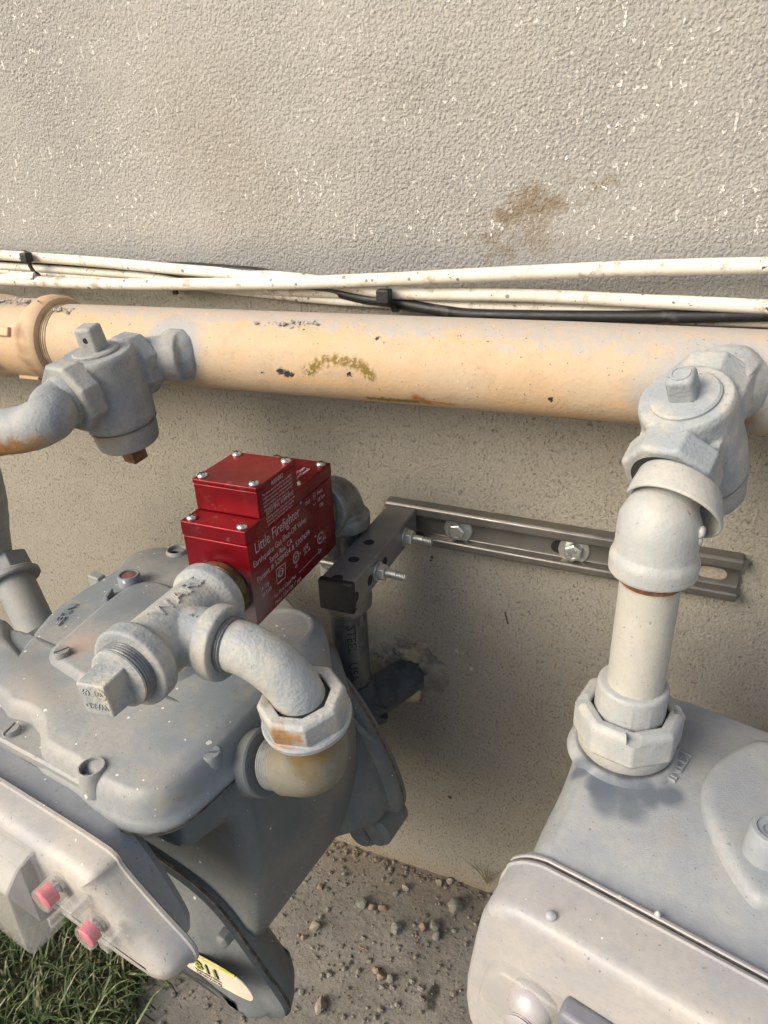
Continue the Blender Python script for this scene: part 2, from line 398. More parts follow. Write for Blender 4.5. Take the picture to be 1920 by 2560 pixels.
stone_m = [m_simple('stone_tan', (.36, .32, .25), .85, 0, .3, 180, .0008, 300), m_simple('stone_grey', (.25, .25, .22), .85, 0, .3, 180, .0008, 300), m_simple('stone_pink', (.31, .235, .17), .85, 0, .3, 180, .0008, 300)]
stones = [
 ((300, 1000), .0085, 0, 'tan stone the size of a nut beside the meter\'s lower right corner'),
 ((325, 1530), .0088, 0, 'tan upright stone nearest the bottom edge, beside the meter\'s bottom tip'),
 ((838, 1020), .0085, 1, 'grey-green faceted stone in the middle of the gravelly patch'),
 ((1225, 880), .0115, 1, 'long grey slab-like stone, the largest, close to the wall and right-hand meter'),
 ((1083, 1000), .0075, 1, 'grey-green stone touching a smaller one, left of the right-hand meter'),
 ((1103, 1065), .0065, 1, 'dull green stone just below its grey-green neighbour'),
 ((1010, 1015), .006, 2, 'small pinkish stone left of the pair of grey-green stones'),
 ((888, 745), .0055, 0, 'small pale tan stone nearest the wall, standing alone'),
 ((832, 782), .005, 1, 'small grey stone below the pale tan one near the wall'),
 ((600, 845), .009, 1, 'flat grey stone at the left end of a row of three'),
 ((672, 875), .0062, 2, 'brownish stone in the middle of a row of three'),
 ((738, 885), .0055, 2, 'tan-orange stone at the right end of a row of three'),
 ((728, 1340), .0062, 2, 'round orange-tan pebble beside a grey one, low in the gravel'),
 ((790, 1345), .006, 1, 'blue-grey pebble beside the orange-tan one'),
 ((702, 1303), .005, 2, 'small orange-tan chip above the round orange-tan pebble'),
 ((213, 1080), .0048, 2, 'small brown pebble below the tan stone by the meter'),
 ((200, 1442), .0042, 1, 'small grey triangular chip left of the meter\'s bottom tip'),
 ((1115, 715), .006, 0, 'pale tan chip lodged against the crumbled seam of the wall'),
 ((1190, 700), .0065, 0, 'tan lump lodged in the crumbled seam right of the pale chip'),
 ((480, 655), .0045, 1, 'small grey pebble up near the wall behind the meter'),
 ((320, 745), .0048, 2, 'small pinkish pebble at the meter body\'s edge')]
for (q, r, k, lab) in stones:
    r *= .82; c = P(zg(*q), 2, r*.42); bm = new(); ball(bm, (0, 0, 0), r*1.12, 3, (random.uniform(.85, 1.25), random.uniform(.75, 1), .75), 0)
    for _ in range(9):
        pn = Vector((random.gauss(0, 1), random.gauss(0, 1), random.gauss(0, .8))).normalized(); hh = r*random.uniform(.5, .8)
        for v in bm.verts:
            e = v.co.dot(pn)-hh
            if e > 0: v.co -= pn*e
    for v in bm.verts:
        v.co *= 1+random.uniform(-.05, .05)
        v.co.z = max(v.co.z, -r*.5)
    a = random.uniform(0, 6.28)
    bmesh.ops.rotate(bm, verts=bm.verts, cent=(0, 0, 0), matrix=Matrix.Rotation(a, 3, 'Z'))
    o = obj('stone', bm, stone_m[k], ang=22); o.location = c; tag(o, lab, 'stone', 'stones lying on the concrete')
for q, a, L, lab in ((zg(610, 1155), .0, .009, 'thin orange wood chip lying flat left on the gravel'), (zg(1000, 1135), 1.0, .008, 'short orange wood chip lying right of the other')):
    bm = new(); L *= .62; box(bm, (-L, -.0011, 0), (L, .0011, .0010), lambda p: Vector((p.x, p.y*(1.25-abs(p.x)/L), p.z))); o = obj('wood_chip', bm, m_simple('chip', (.42, .19, .10), .85, 0, .4, 300), bevel=.0004)
    o.location = P(q, 2, .001); o.rotation_euler.z = a; tag(o, lab, 'chip', 'orange chips on the ground')

# grass
def m_grass():
    s = NT('grass'); x = s.n('ShaderNodeTexNoise'); s.put(x.inputs['Vector'], s.co); x.inputs['Scale'].default_value = 45; x.inputs['Detail'].default_value = 4
    c = s.mix(s.mr(x.outputs['Fac'], .35, .62), (.040, .075, .020), (.09, .13, .04)); c = s.mix(s.mr(s.noise(110, 2), .54, .68), c, (.30, .27, .17))
    m = s.out(c, .55); s.b.inputs['Subsurface Weight'].default_value = 0; return m
bm = new()
gc = P((330, 2125), 2, 0); gd = P((300, 2212), 2, 0)
for i in range(7500):
    x = random.uniform(-.78, gc.x+.03); y = random.uniform(-.45, .0-.02)
    edge = gc.x + (y-gc.y)*(gd.x-gc.x)/(gd.y-gc.y) + random.gauss(0, .020) - max(0, (y-gc.y))*1.2
    if x > edge: continue
    L = random.uniform(.010, .038)*(1 if random.random() < .93 else 1.7); a = random.uniform(0, 6.28); wd = random.uniform(.0006, .0015); ln = random.uniform(.3, 1.3)*L
    d = Vector((math.cos(a), math.sin(a), 0)); s_ = Vector((-d.y, d.x, 0))*wd; b0 = Vector((x, y, 0))
    pts = [b0, b0+d*ln*.25+Vector((0, 0, L*.55)), b0+d*ln*.7+Vector((0, 0, L*.85)), b0+d*ln*1.1+Vector((0, 0, L*.8))]
    wv = (1, .9, .55, 0); pr = None
    for p, k in zip(pts, wv):
        cur = (bm.verts.new(p-s_*k), bm.verts.new(p+s_*k)) if k else (bm.verts.new(p),)
        if pr: bm.faces.new((pr[0], pr[1], *reversed(cur)) if len(cur) == 2 else (pr[0], pr[1], cur[0]))
        pr = cur
structure(obj('grass', bm, m_grass(), ang=60), 'green lawn grass with dry stalks at the lower left', 'stuff')
bm = new(); P0 = []
for i in range(24): P0.append((-1.9 if i in (0,) else gc.x-.02-random.uniform(0, .012), 0))
sx = [(-2.5, -.02), (gc.x-.35, -.03), (gc.x-.16, -.06), (gc.x-.05, gc.y+.06), (gc.x-.015, gc.y), (gd.x+.0, gd.y), (gd.x+.02, -.6), (-2.5, -1.5)]
loft(bm, chaikin(sx, 2), [(0, -.01), (.004, .004), (.012, .006)], lambda a, b, h: Vector((a, b, h)))
structure(obj('soil', bm, m_simple('soil', (.075, .06, .042), .95, 0, .4, 60, .001, 200)), 'dark soil under the grass')
# grass tuft at the wall seam
bm = new(); o0 = P(zg(1440, 720), 1, -.003)
for i in range(9):
    a = random.uniform(-.8, .5); L = random.uniform(.012, .04); tubeline(bm, [o0, o0+Vector((a*L*.5, -.002, L*.6)), o0+Vector((a*L*1.2, -.004, L))], [.0005, .0004, .0001], 5)
tag(obj('grass_tuft', bm, m_simple('drygrass', (.20, .17, .08), .9)), 'thin dry grass tuft sprouting from the wall seam by the right-hand meter', 'grass tuft')

# ------------------------------------------------------------------ header pipe
def hz(x): return .6204+.0078*min(0, x+.06)*1.0
HR = .0306
hp = lambda x: Vector((x, -.06, hz(x)))
def m_header():
    s = NT('cream_pipe_paint'); x, y, z = s.sep()
    f = s.mr(s.noise(11, 5, .65), .35, .65)
    c = s.mix(f, (.56, .395, .24), (.53, .415, .295))
    c = s.mix(s.mr(s.noise(50, 6, .75), .50, .70, 0, .6), c, (.44, .33, .23)); c = s.mix(s.mr(s.noise(170, 4, .7), .56, .72, 0, .5), c, (.36, .31, .25))
    gn = s.noise(46, 6, .72); gn2 = s.noise(150, 4, .7)
    hgt = s.math('ADD', s.math('ADD', z, s.math('MULTIPLY', s.math('SUBTRACT', gn, .5), .030)), s.math('MULTIPLY', s.math('SUBTRACT', gn2, .5), .018))
    xx = s.mr(x, -.5, .15, .6455, .6385, False)
    top = s.math('MULTIPLY', s.mr(s.math('SUBTRACT', hgt, xx), -.0035, .0035), s.mr(x, -.52, -.44, .3, 1))
    c = s.mix(s.math('MULTIPLY', s.math('MULTIPLY', top, s.mr(gn2, .3, .6, .45, 1)), .75), c, (.40, .40, .395))
    # vivid warm streaks low on the pipe
    stm = s.n('ShaderNodeMapping'); stm.inputs['Scale'].default_value = (1, 9, 9); s.put(stm.inputs[0], s.co)
    c = s.mix(s.mr(s.noise(14, 5, .65, stm.outputs[0]), .5, .75, 0, .5), c, (.66, .40, .17))
    J = s.jit(.012, 90); J2 = s.jit(.006, 260)
    def q(a, b): return P((a, b), 1, -.06) + Vector((0, -.022, 0))
    def on(a, b):                                  # point of the photo onto the pipe surface
        C = CAM; d = ray((a, b)); best = None
        o = Vector((0, C.y+.06, C.z-.6204+.003*0)); dd = Vector((0, d.y, d.z)); A = dd.dot(dd); B = 2*o.dot(dd); cc = o.dot(o)-HR*HR; D = B*B-4*A*cc
        t = (-B-math.sqrt(max(D, 0)))/(2*A); return C+d*t
    for a, r, k in ((on(372, 750), .026, .9), (on(1545, 860), .034, .85), (on(1440, 850), .022, .6)):
        c = s.mix(s.math('MULTIPLY', s.spot(a, r, .3, J2), k), c, (.36, .375, .385))
    moss = [(668, 802), (685, 788), (705, 780), (725, 778), (745, 779), (765, 784), (785, 795), (800, 812), (676, 796), (795, 803), (775, 789)]
    mo = None
    for a in moss:
        g = s.spot(on(*a), .0042, .5, J2); mo = g if mo is None else s.math('MAXIMUM', mo, g)
    mo = s.math('MULTIPLY', mo, s.mr(s.noise(300, 3), .36, .52)); c = s.mix(s.math('MULTIPLY', mo, .9), c, (.17, .12, .012))
    ch = None
    for a, r in (((607, 803), .0030), ((622, 808), .0030), ((632, 810), .002), ((567, 806), .0012), ((814, 730), .0021), ((654, 710), .001), ((1189, 863), .0016), ((1000, 786), .0005), ((756, 808), .0014)):
        g = s.spot(on(*a), r, .3, J2); ch = g if ch is None else s.math('MAXIMUM', ch, g)
    c = s.mix(ch, c, (.035, .035, .045))
    for a, b, r, cc, k in ((on(800, 858), on(900, 866), .0028, (.16, .11, .02), .9), (on(900, 858), on(925, 868), .0035, (.36, .15, .03), .9), (on(940, 868), on(975, 872), .002, (.42, .20, .05), .8), (on(395, 800), on(430, 835), .002, (.30, .14, .05), .6), (on(1615, 905), on(1600, 880), .006, (.40, .22, .10), .7)):
        c = s.mix(s.math('MULTIPLY', s.seg(a, b, r, .6, J2), k), c, cc)
    c = s.mix(s.math('MULTIPLY', s.mr(s.noise(420, 2, .5), .69, .74), .8), c, (.13, .11, .10))
    c = s.mix(s.math('MULTIPLY', s.drops(160, .09, .25), .9), c, (.8, .78, .72))
    h = s.math('ADD', s.math('ADD', s.math('MULTIPLY', s.noise(420, 3), .28), s.math('MULTIPLY', s.noise(60, 3), .5)), s.math('MULTIPLY', top, .12))
    h = s.math('SUBTRACT', h, s.math('MULTIPLY', ch, .5))
    return s.out(c, .62, 0, s.bump(h, .0012, 1), .3)
MH = m_header()
hdr = thing('header_pipe', 'thick cream painted gas pipe running level along the wall, its top edged with grey', 'gas pipe', (-.3, -.06, .62))
bm = new()
xs = [-.505+i*.01 for i in range(150)]
tubeline(bm, [hp(x) for x in xs], HR, 64)
obj('pipe', bm, MH, hdr)
cm = m_paint('coupling_paint', (.60, .42, .26), (.52, .37, .25), .6, 22, None, spots=[('l', hp(-.515)+Vector((0, -.03, .012)), hp(-.515)+Vector((0, -.03, -.022)), .009, .6, (.20, .12, .07), .8), ('l', hp(-.56)+Vector((0, -.03, -.02)), hp(-.60)+Vector((0, -.03, -.02)), .006, .6, (.14, .09, .06), .7), ('l', hp(-.52)+Vector((0, -.01, .036)), hp(-.62)+Vector((0, -.01, .03)), .007, .7, (.30, .28, .26), .8)])
bm = new(); A = hp(-.5)
prof = [(0, .0312), (.001, .0355), (.004, .0375), (.012, .0380), (.016, .0372), (.020, .0348), (.024, .0340), (.055, .0338), (.062, .0345), (.068, .0362), (.080, .0368), (.087, .0358), (.088, .0315), (.13, .0305), (.4, .0305)]
lathe(bm, A, (-1, 0, 0), prof, 72)
obj('coupling', bm, cm, hdr, label='cream threaded coupling with a raised rim at the left end of the pipe')
bm = new()
for i in range(3): lathe(bm, hp(-.500+i*.0024+.0012), (1, 0, 0), [(-.0011, HR-.0002), (-.0004, HR+.0006), (.0004, HR+.0006), (.0011, HR-.0002)], 64)
obj('thread', bm, m_simple('thread', (.42, .31, .20), .7, 0, .4), hdr)
def rot_about_x(v, a): return Vector((v.x, v.y*math.cos(a)-v.z*math.sin(a), v.y*math.sin(a)+v.z*math.cos(a)))
for a in (R_(-22), R_(70)):
    def mpl(p): 
        q = Vector((p.x, -.0345-p.z, p.y)); return hp(-.541)+rot_about_x(q, a)
    bm = new(); box(bm, (-.012, -.004, -.002), (.012, .004, .0022), mpl); obj('lug', bm, cm, hdr, bevel=.0012)
def splat(name, spots, n, r, mat, parent):
    for c, ex in spots:
        bm = new()
        for i in range(n):
            p = c+Vector((random.gauss(0, 1)*ex[0], random.gauss(0, 1)*ex[1], random.gauss(0, 1)*ex[2])); ball(bm, p, r*random.uniform(.3, .95), 1, (1.2, 1, .7), .25)
        obj(name, bm, mat, parent, ang=25)
mort = m_simple('mortar', (.46, .44, .41), .95, 0, .3, 200, .001)
splat('mortar_splatter', [(hp(-.485)+Vector((0, -.012, .0285)), (.007, .003, .001)), (hp(-.525)+Vector((0, -.012, .0345)), (.012, .003, .001)), (hp(-.27)+Vector((0, -.0165, .0255)), (.009, .0018, .0008)), (hp(-.255)+Vector((0, -.014, .0265)), (.006, .0015, .0008)), (hp(-.565)+Vector((0, -.008, .034)), (.016, .003, .001))], 40, .0019, mort, hdr)

# ------------------------------------------------------------------ cables and ties
def m_cable():
    s = NT('cable_white'); c = s.mix(s.mr(s.noise(20, 5, .7), .4, .68), (.76, .73, .655), (.66, .61, .51))
    c = s.mix(s.mr(s.noise(70, 6, .75), .54, .68, 0, .75), c, (.34, .29, .21))
    c = s.mix(s.math('MULTIPLY', s.drops(170, .3, .28), .85), c, (.16, .16, .15))
    c = s.mix(s.math('MULTIPLY', s.mr(s.noise(330, 2), .68, .72), .8), c, (.14, .13, .11))
    return s.out(c, .5, 0, s.bump(s.noise(300, 2), .001, .12))
MC = m_cable(); MB = m_simple('cable_black', (.022, .023, .026), .45, 0, .3, 50, .0002, 300, ((.15, .15, .15), .4))
MT = m_simple('tie_black', (.012, .012, .014), .5, 0, .2, 90, .0002)
def cable(pts, r, mat, label, y0):
    pp = [P((a, b), 1, (y if y is not None else y0)) for (a, b, *yy) in pts for y in [yy[0] if yy else None]]
    a = pp[0]+(pp[0]-pp[1]).normalized()*.9; b = pp[-1]+(pp[-1]-pp[-2]).normalized()*.9
    a.y = min(a.y, -r-.001); b.y = min(b.y, -r-.001)
    bm = new(); tubeline(bm, spline([a]+pp+[b], 8), r, 16)
    return tag(obj('cable', bm, mat), label, 'cable', 'cables strung along the wall')
cable([(-30, 607), (0, 605), (200, 613), (400, 614), (600, 612), (830, 604), (1040, 594), (1309, 582), (1500, 576), (1659, 573), (1700, 572)], .0050, MC, 'white cable rising to the right, frontmost and highest of the bundle at the right side', -.020)
cable([(-30, 549), (0, 551), (200, 565), (400, 583), (550, 595), (620, 600), (720, 612, -.009), (852, 633, -.012), (1150, 639), (1400, 651), (1659, 663), (1700, 665)], .0046, MC, 'white cable highest at the left, crossing under another to the middle at right', -.013)
cable([(-30, 572), (0, 574), (150, 584), (320, 597), (400, 612, -.008), (500, 623), (650, 632), (800, 636), (900, 648), (1000, 661), (1309, 670), (1600, 683), (1700, 690)], .0036, MC, 'thin yellowed white cable between two thicker ones at left', -.007)
cable([(-30, 583), (0, 585), (160, 596), (350, 606), (450, 622, -.005), (560, 634), (700, 648), (800, 655), (950, 664), (1309, 683, -.005), (1659, 697), (1700, 699)], .0032, MC, 'thinnest dirty white cable, lowest of the bundle, half hidden', -.005)
cable([(-30, 553, -.004), (0, 555, -.004), (200, 569, -.004), (330, 577, -.004), (400, 577, -.005), (500, 584), (575, 592), (680, 618, -.006), (778, 643, -.008), (830, 650), (884, 659), (960, 672), (1044, 680), (1309, 684), (1500, 683), (1659, 680), (1700, 679)], .0042, MB, 'black cable emerging under the white ones and running right above the thick pipe', -.011)
def tie(q, w_, loop, label, head):
    t = thing('cable_tie', label, 'cable tie', P(q, 1, -.02))
    c = P(q, 1, -.024); bm = new()
    box(bm, (c.x-head, c.y-.004, c.z-head), (c.x+head, c.y+.004, c.z+head)); obj('tie_head', bm, MT, t, bevel=.0012)
    bm = new(); pts = spline([P(a, 1, y) for a, y in loop], 6); rr = []
    for i, p in enumerate(pts):
        rr.append([bm.verts.new(p+Vector((sx_, sy_, 0))) for sx_, sy_ in ((-w_, -.0007), (w_, -.0007), (w_, .0007), (-w_, .0007))])
    skin(bm, rr); obj('tie_strap', bm, MT, t, bevel=.0004)
tie((57, 556), .0021, [((50, 540), -.006), ((60, 546), -.021), ((62, 560), -.023), ((67, 578), -.021), ((80, 592), -.018), ((90, 594), -.010)], 'black cable tie looped round the white cables near the left edge', .0042)
tie((830, 640), .0026, [((846, 622), -.006), ((834, 632), -.02), ((838, 645), -.022), ((846, 658), -.021), ((855, 672), -.014), ((853, 674), -.006)], 'black cable tie with a square head where the black cable emerges', .0052)
t = thing('cable_tie', 'small black cable tie tail poking out below the cables, right of the left tie', 'cable tie', P((375, 620), 1, -.01)); bm = new(); c = P((377, 631), 1, -.012)
box(bm, (c.x-.0026, -.012, c.z-.0022), (c.x+.0024, -.0095, c.z+.0024)); obj('tie_tail', bm, MT, t, bevel=.0006)
bm = new(); c = P((371, 576), 1, -.004); box(bm, (c.x-.004, -.0055, c.z-.001), (c.x+.003, -.0025, c.z+.0028)); obj('tie_head', bm, MT, t, bevel=.0008)

# ------------------------------------------------------------------ plug valves on the header
def local_map(c, fx, up):
    fx = Vector(fx).normalized(); up = Vector(up); up = (up-fx*up.dot(fx)).normalized(); fy = up.cross(fx); c = Vector(c)
    return (lambda x, y, z: c+fx*x+fy*y+up*z), fx, fy, up
def plug_valve(name, label, c, fx, up, s, mat, capmat, neck, label_cap=None, k=1, sa=.0080, sh=.042, yaw=20):
    # fx points from the header to the outlet, up along the plug
    t = thing(name, label, 'valve', c, 0, 'plug valves on the thick pipe')
    L, fx, fy, up = local_map(c, fx, up)
    bm = new()
    lathe(bm, L(0, 0, -.036*s), up, [(0, .0215*s*k), (.004*s, .0232*s*k), (.020*s, .0240*s*k), (.040*s, .0232*s*k), (.055*s, .0228*s*k), (.058*s, .0215*s*k)], 48, fx)
    lathe(bm, L(-.030*s, 0, 0), fx, [(0, .0165*s), (.060*s, .0165*s)], 32, up)
    # hexagonal ends
    lathe(bm, L(.020*s, 0, 0), fx, [(0, .0205*s*k), (.002*s, .0232*s*k), (.015*s, .0232*s*k), (.017*s, .0215*s*k)], 8, up, math.pi/8)
    lathe(bm, L(-.037*s, 0, 0), fx, [(0, .0195*s*k), (.002*s, .0218*s*k), (.015*s, .0218*s*k), (.017*s, .0195*s*k)], 8, up, math.pi/8)
    # ribs joining barrel and ends
    for sg in (-1, 1):
        box(bm, (-.032*s, sg*.0035*s-.0028*s, .004*s), (.032*s, sg*.0035*s+.0028*s, .0195*s), lambda p: L(p.x, p.y, p.z))
    box(bm, (-.028*s, -.0205*s, -.008*s), (.028*s, .0205*s, .008*s), lambda p: L(p.x, p.y, p.z))
    obj('body', bm, mat, t, remesh=.00085, smooth=5)
    bm = new(); lathe(bm, L(0, 0, .0212*s), up, [(0, .0172*s), (.0022*s, .0172*s), (.0032*s, .0160*s)], 40, fx); obj('plug_rim', bm, mat, t)
    bm = new(); a = sa*s; ca, sn_ = math.cos(R_(yaw)), math.sin(R_(yaw))
    box(bm, (-a, -a, .022*s), (a, a, sh*s), lambda p: L((p.x*ca-p.y*sn_)*(1-(p.z-.022*s)*3), (p.x*sn_+p.y*ca)*(1-(p.z-.022*s)*3), p.z))
    st = obj('stem', bm, mat, t, bevel=.0026, seg=4)
    dk = m_simple('hole_dark', (.02, .02, .02), .9)
    bm = new(); hc = L(0, 0, (sh-.009)*s)
    hole_dir = HOLE[0]
    n_ = hole_dir; lathe(bm, hc-n_*.0020*s, n_, [(0, .0021*s), (sa*1.09*s+.0012, .0021*s)], 20)
    obj('stem_hole', bm, dk, st)
    bm = new(); lathe(bm, L(0, 0, -.036*s), -up, [(0, .0226*s*k), (.0015*s, .0215*s*k), (.008*s, .0212*s*k), (.016*s, .0202*s*k), (.018*s, .0185*s*k)], 48, fx)
    obj('bottom_cap', bm, capmat, t)
    bm = new(); b = .0070*s
    box(bm, (-b, -b, -.0700*s), (b, b, -.052*s), lambda p: L(p.x, p.y, p.z)); obj('cap_bolt', bm, RUST, t, bevel=.0012, label=label_cap)
    return t, L, fx, fy, up

GV = m_paint('valve_grey', (.25, .275, .295), (.375, .37, .345), .62, 30, None, grain=700, gdist=.0004, lump=110, ldist=.0010)
GV2 = m_paint('valve_pale', (.31, .345, .37), (.46, .45, .415), .6, 42, None, grain=600, gdist=.0005, lump=110, ldist=.0010)
RUST = m_simple('rust_bolt', (.26, .14, .075), .85, 0, .5, 120, .0008, 300, ((.12, .06, .04), .8))
cL = P(z1(690, 955), 1, -.132); nL = P(z1(470, 1110), 1, -.172); hL = P(z1(1010, 830), 1, -.098)
capL = m_paint('valve_cap_stained', (.27, .285, .295), (.37, .35, .31), .66, 30, None, grain=500, gdist=.0005, lump=100, ldist=.001, rust=.5,
    spots=[('l', P(z1(560, 1390), 1, -.158), P(z1(960, 1330), 1, -.158), .0085, .8, (.36, .25, .13), .8), ('l', P(z1(580, 1400), 1, -.158), P(z1(900, 1370), 1, -.158), .004, .8, (.20, .10, .05), .8), ('s', P(z1(760, 1240), 1, -.158), .009, .9, (.42, .37, .34), .6)], jit=(.010, 110))
upL = (P(z1(590, 700), 1, -.132)-P(z1(790, 1400), 1, -.126)).normalized()
HOLE = [Vector((.25, -.93, -.1)).normalized()]
vL, LL, fxL, fyL, uL = plug_valve('plug_valve', 'grey-painted plug valve at the left of the thick pipe, rust stained underneath', cL, nL-hL, upL, .98, GV, capL, None, 'rusty square bolt head', 1.17)
HOLE = [Vector((.95, -.2, -.2)).normalized()]
cR = P(z4(1075, 640), 1, -.118); nR = P(z4(1010, 960), 1, -.140); hR = P(z4(1290, 380), 1, -.092)
upR = Vector((-.15, -.12, .97))
vR, LR, fxR, fyR, uR = plug_valve('plug_valve', 'pale grey plug valve at the right of the thick pipe with an upright square stem', cR, nR-hR, upR, 1.06, GV2, GV2, None, None, 1.03, .0068, .0375, 8)
bm = new(); lathe(bm, LR(0, 0, .0375*1.06-.0012), uR, [(0, .0052), (.0016, .0052), (.0017, .0040), (.0004, .0036)], 24); obj('stem_recess', bm, GV2, vR)
bm = new(); lathe(bm, LR(.0385, 0, 0), fxR, [(0, .0186), (.0012, .0186)], 40); obj('socket_gap', bm, m_simple('gap', (.03, .03, .03), .9), vR)
# weld necks on the header
def neck(cc, d, base, mat, r0):
    bm = new()
    ln = (cc-base).length
    d_ = (cc-base).normalized(); lathe(bm, base-d_*.006, d_, [(0, r0*1.12), (.008, r0*1.10), (.012, r0*1.0), (ln+.006, r0)], 40)
    ball(bm, base+Vector((0, .004, 0)), r0*1.22, 3, (1, .8, 1), .04)
    return bm
bL = hp(-.362)+Vector((0, -HR*.93, .0)); eL = LL(-.036, 0, 0)
obj('neck', neck(eL, 0, bL, GV, .0172), GV, vL, remesh=.0011, smooth=14)
bR = hp(.022)+Vector((0, -HR*.9, .004)); eR = LR(-.038, 0, 0)
obj('neck', neck(eR, 0, bR, GV2, .0190), GV2, vR, remesh=.0011, smooth=8)

# left: bent pipe from the plug valve going off to the left, union and meter pipe
p1 = P(z1(330, 1195), 1, -.187); pA = P(z1(190, 1268), 1, -.190); e0 = P(z1(-20, 1305), 1, -.190)
un_ = Vector((0, -.0095, -.0115))
bend_m = m_paint('bend_rusty', (.25, .275, .295), (.36, .36, .345), .62, 28, None, grain=500, gdist=.0005, lump=90, ldist=.0014,
    spots=[('l', e0+un_*1.1+Vector((-.02, 0, 0)), pA+un_*1.15, .0112, .35, (.27, .12, .035), .95), ('l', e0+un_*1.05, pA+un_, .0040, .8, (.46, .24, .07), .7), ('l', pA+un_, p1+un_*1.1, .0065, .6, (.36, .22, .10), .85),
           ('l', P(z1(500, 1230), 1, -.188), P(z1(520, 1290), 1, -.188), .005, .6, (.42, .26, .12), .8), ('l', p1+un_, LL(.03, 0, -.018), .004, .8, (.40, .27, .14), .7)], jit=(.009, 120), rust=.5)
t = thing('bent_pipe', 'grey bent pipe leaving the left plug valve, its underside crusted with orange rust', 'pipe', nL)
s0 = LL(.030, 0, 0); e1 = P((-60, 960), 1, -.185); e2 = P((-12, 1085), 1, -.11)
p1 = P(z1(330, 1195), 1, -.187)
bm = new(); path = spline([s0, LL(.045, 0, 0), p1, P(z1(190, 1268), 1, -.190), e0, P((-38, 945), 1, -.188), P((-55, 985), 1, -.178), P((-30, 1080), 1, -.150), P((-22, 1150), 1, -.142), P((-12, 1215), 1, -.140)], 8)
tubeline(bm, path, .0163, 32, wob=.012)
obj('pipe', bm, bend_m, t)
bm = new(); lathe(bm, LL(.034, 0, 0), fxL, [(0, .0185), (.004, .0180), (.006, .0165), (.010, .0152)], 32); obj('thread_bead', bm, bend_m, t)
# union nut + meter pipe at the far left
mp_ = m_paint('left_pipe', (.25, .265, .275), (.31, .30, .27), .65, 26, None)
tp = P((22, 1235), 1, -.14); bt = P((112, 1425), 1, -.172)
ax = (tp-bt).normalized()
t = thing('union_nut', 'grey hexagonal union nut at the left edge on a short pipe behind the meter', 'pipe nut', tp)
bm = new(); lathe(bm, tp-ax*.012+ax*.004, ax, [(0, .0215), (.0015, .0225), (.004, .0225), (.0045, .0205), (.006, .0215), (.020, .0210), (.022, .0190), (.0222, .0160), (.0150, .0155)], 6, ph=.5)
obj('nut', bm, mp_, t, bevel=.0012)
bm = new(); lathe(bm, tp-ax*.011, ax, [(0, .0228), (.0015, .0240), (.005, .0240), (.0065, .0225)], 40); obj('flange', bm, mp_, t)
bm = new(); lathe(bm, tp-ax*.005, -ax, [(0, .0170), (.075, .0165), (.19, .0165)], 36); obj('pipe', bm, mp_, t)

# ------------------------------------------------------------------ red seismic shut-off valve
def m_red():
    s = NT('red_anodised'); c = s.mix(s.mr(s.noise(16, 4), .35, .65), (.24, .003, .011), (.15, .003, .009))
    c = s.mix(s.mr(s.noise(120, 5, .75), .60, .74, 0, .6), c, (.36, .12, .10)); c = s.mix(s.mr(s.noise(30, 4, .7), .45, .75, 0, .30), c, (.25, .16, .14))
    g = s.spot(Vector((-.232, -.216, .497)), .018, .7, s.jit(.01, 70))
    c = s.mix(s.math('MULTIPLY', g, .55), c, (.36, .36, .38))
    mp = s.n('ShaderNodeMapping'); mp.inputs['Scale'].default_value = (3, 3, 60); s.put(mp.inputs[0], s.co)
    return s.out(c, s.mr(s.noise(25, 4, .6, mp.outputs[0]), .3, .7, .30, .44), .55, s.bump(s.noise(900, 2), .001, .06))
RED = m_red(); STEEL = m_simple('screw_steel', (.62, .60, .56), .28, 1, .2, 200, .0001); DARK = m_simple('dark_slot', (.015, .015, .015), .8)
WHT = m_simple('engraving', (.62, .52, .52), .7, 0, .25, 400)
XR, XL = -.228, -.2752
rv = thing('shutoff_valve', 'red anodised earthquake gas shut-off valve box covered in engraved lettering', 'shut-off valve', (-.2516, -.158, .4845))
bm = new(); box(bm, (XL, -.2145, .4845), (XR, -.1022, .5421)); obj('body', bm, RED, rv, bevel=.0008)
bm = new(); box(bm, (XL-.0003, -.2150, .5424), (XR+.0002, -.1018, .5524)); obj('lid', bm, RED, rv, bevel=.0009)
bm = new(); box(bm, (XL+.0004, -.1975, .5526), (XR-.0001, -.1500, .5704)); obj('housing', bm, RED, rv, bevel=.0007)
bm = new(); box(bm, (XL+.0001, -.1979, .5706), (XR+.0002, -.1497, .5736)); cap = obj('cap', bm, RED, rv, bevel=.0007)
def screw_bm():
    bm = new(); lathe(bm, (0, 0, 0), (0, 0, 1), [(0, .0036), (.0005, .0037), (.0013, .0034), (.0020, .0026), (.0024, .0014), (.0025, .0003)], 28); return bm
def slot_bm(a):
    bm = new(); Rm = Matrix.Rotation(a, 3, 'Z')
    for k in (0, 1):
        Q = Rm @ Matrix.Rotation(k*math.pi/2, 3, 'Z'); box(bm, (-.0019, -.00035, .0017), (.0019, .00035, .00262), lambda p: Q @ p)
    return bm
sp = [((-.2705, -.1925), .5736), ((-.2325, -.1930), .5736), ((-.2322, -.1547), .5736), ((-.2700, -.1545), .5736), ((-.2700, -.2095), .5524), ((-.2330, -.2100), .5524), ((-.2330, -.1075), .5524), ((-.2702, -.1070), .5524), ((-.2330, -.1438), .5524)]
first = None
for i, ((x, y), z) in enumerate(sp):
    if first is None:
        o = obj('screw', screw_bm(), STEEL, rv); first = o; sl = obj('cross_slot', slot_bm(.3), DARK, o); fs_ = sl
    else:
        o = first.copy(); col.objects.link(o); o.parent = rv; sl = fs_.copy(); col.objects.link(sl); sl.parent = o
    o.location = (x, y, z); o.rotation_euler.z = i*.7
    if i: o.matrix_parent_inverse = Matrix.Translation(-rv.location)
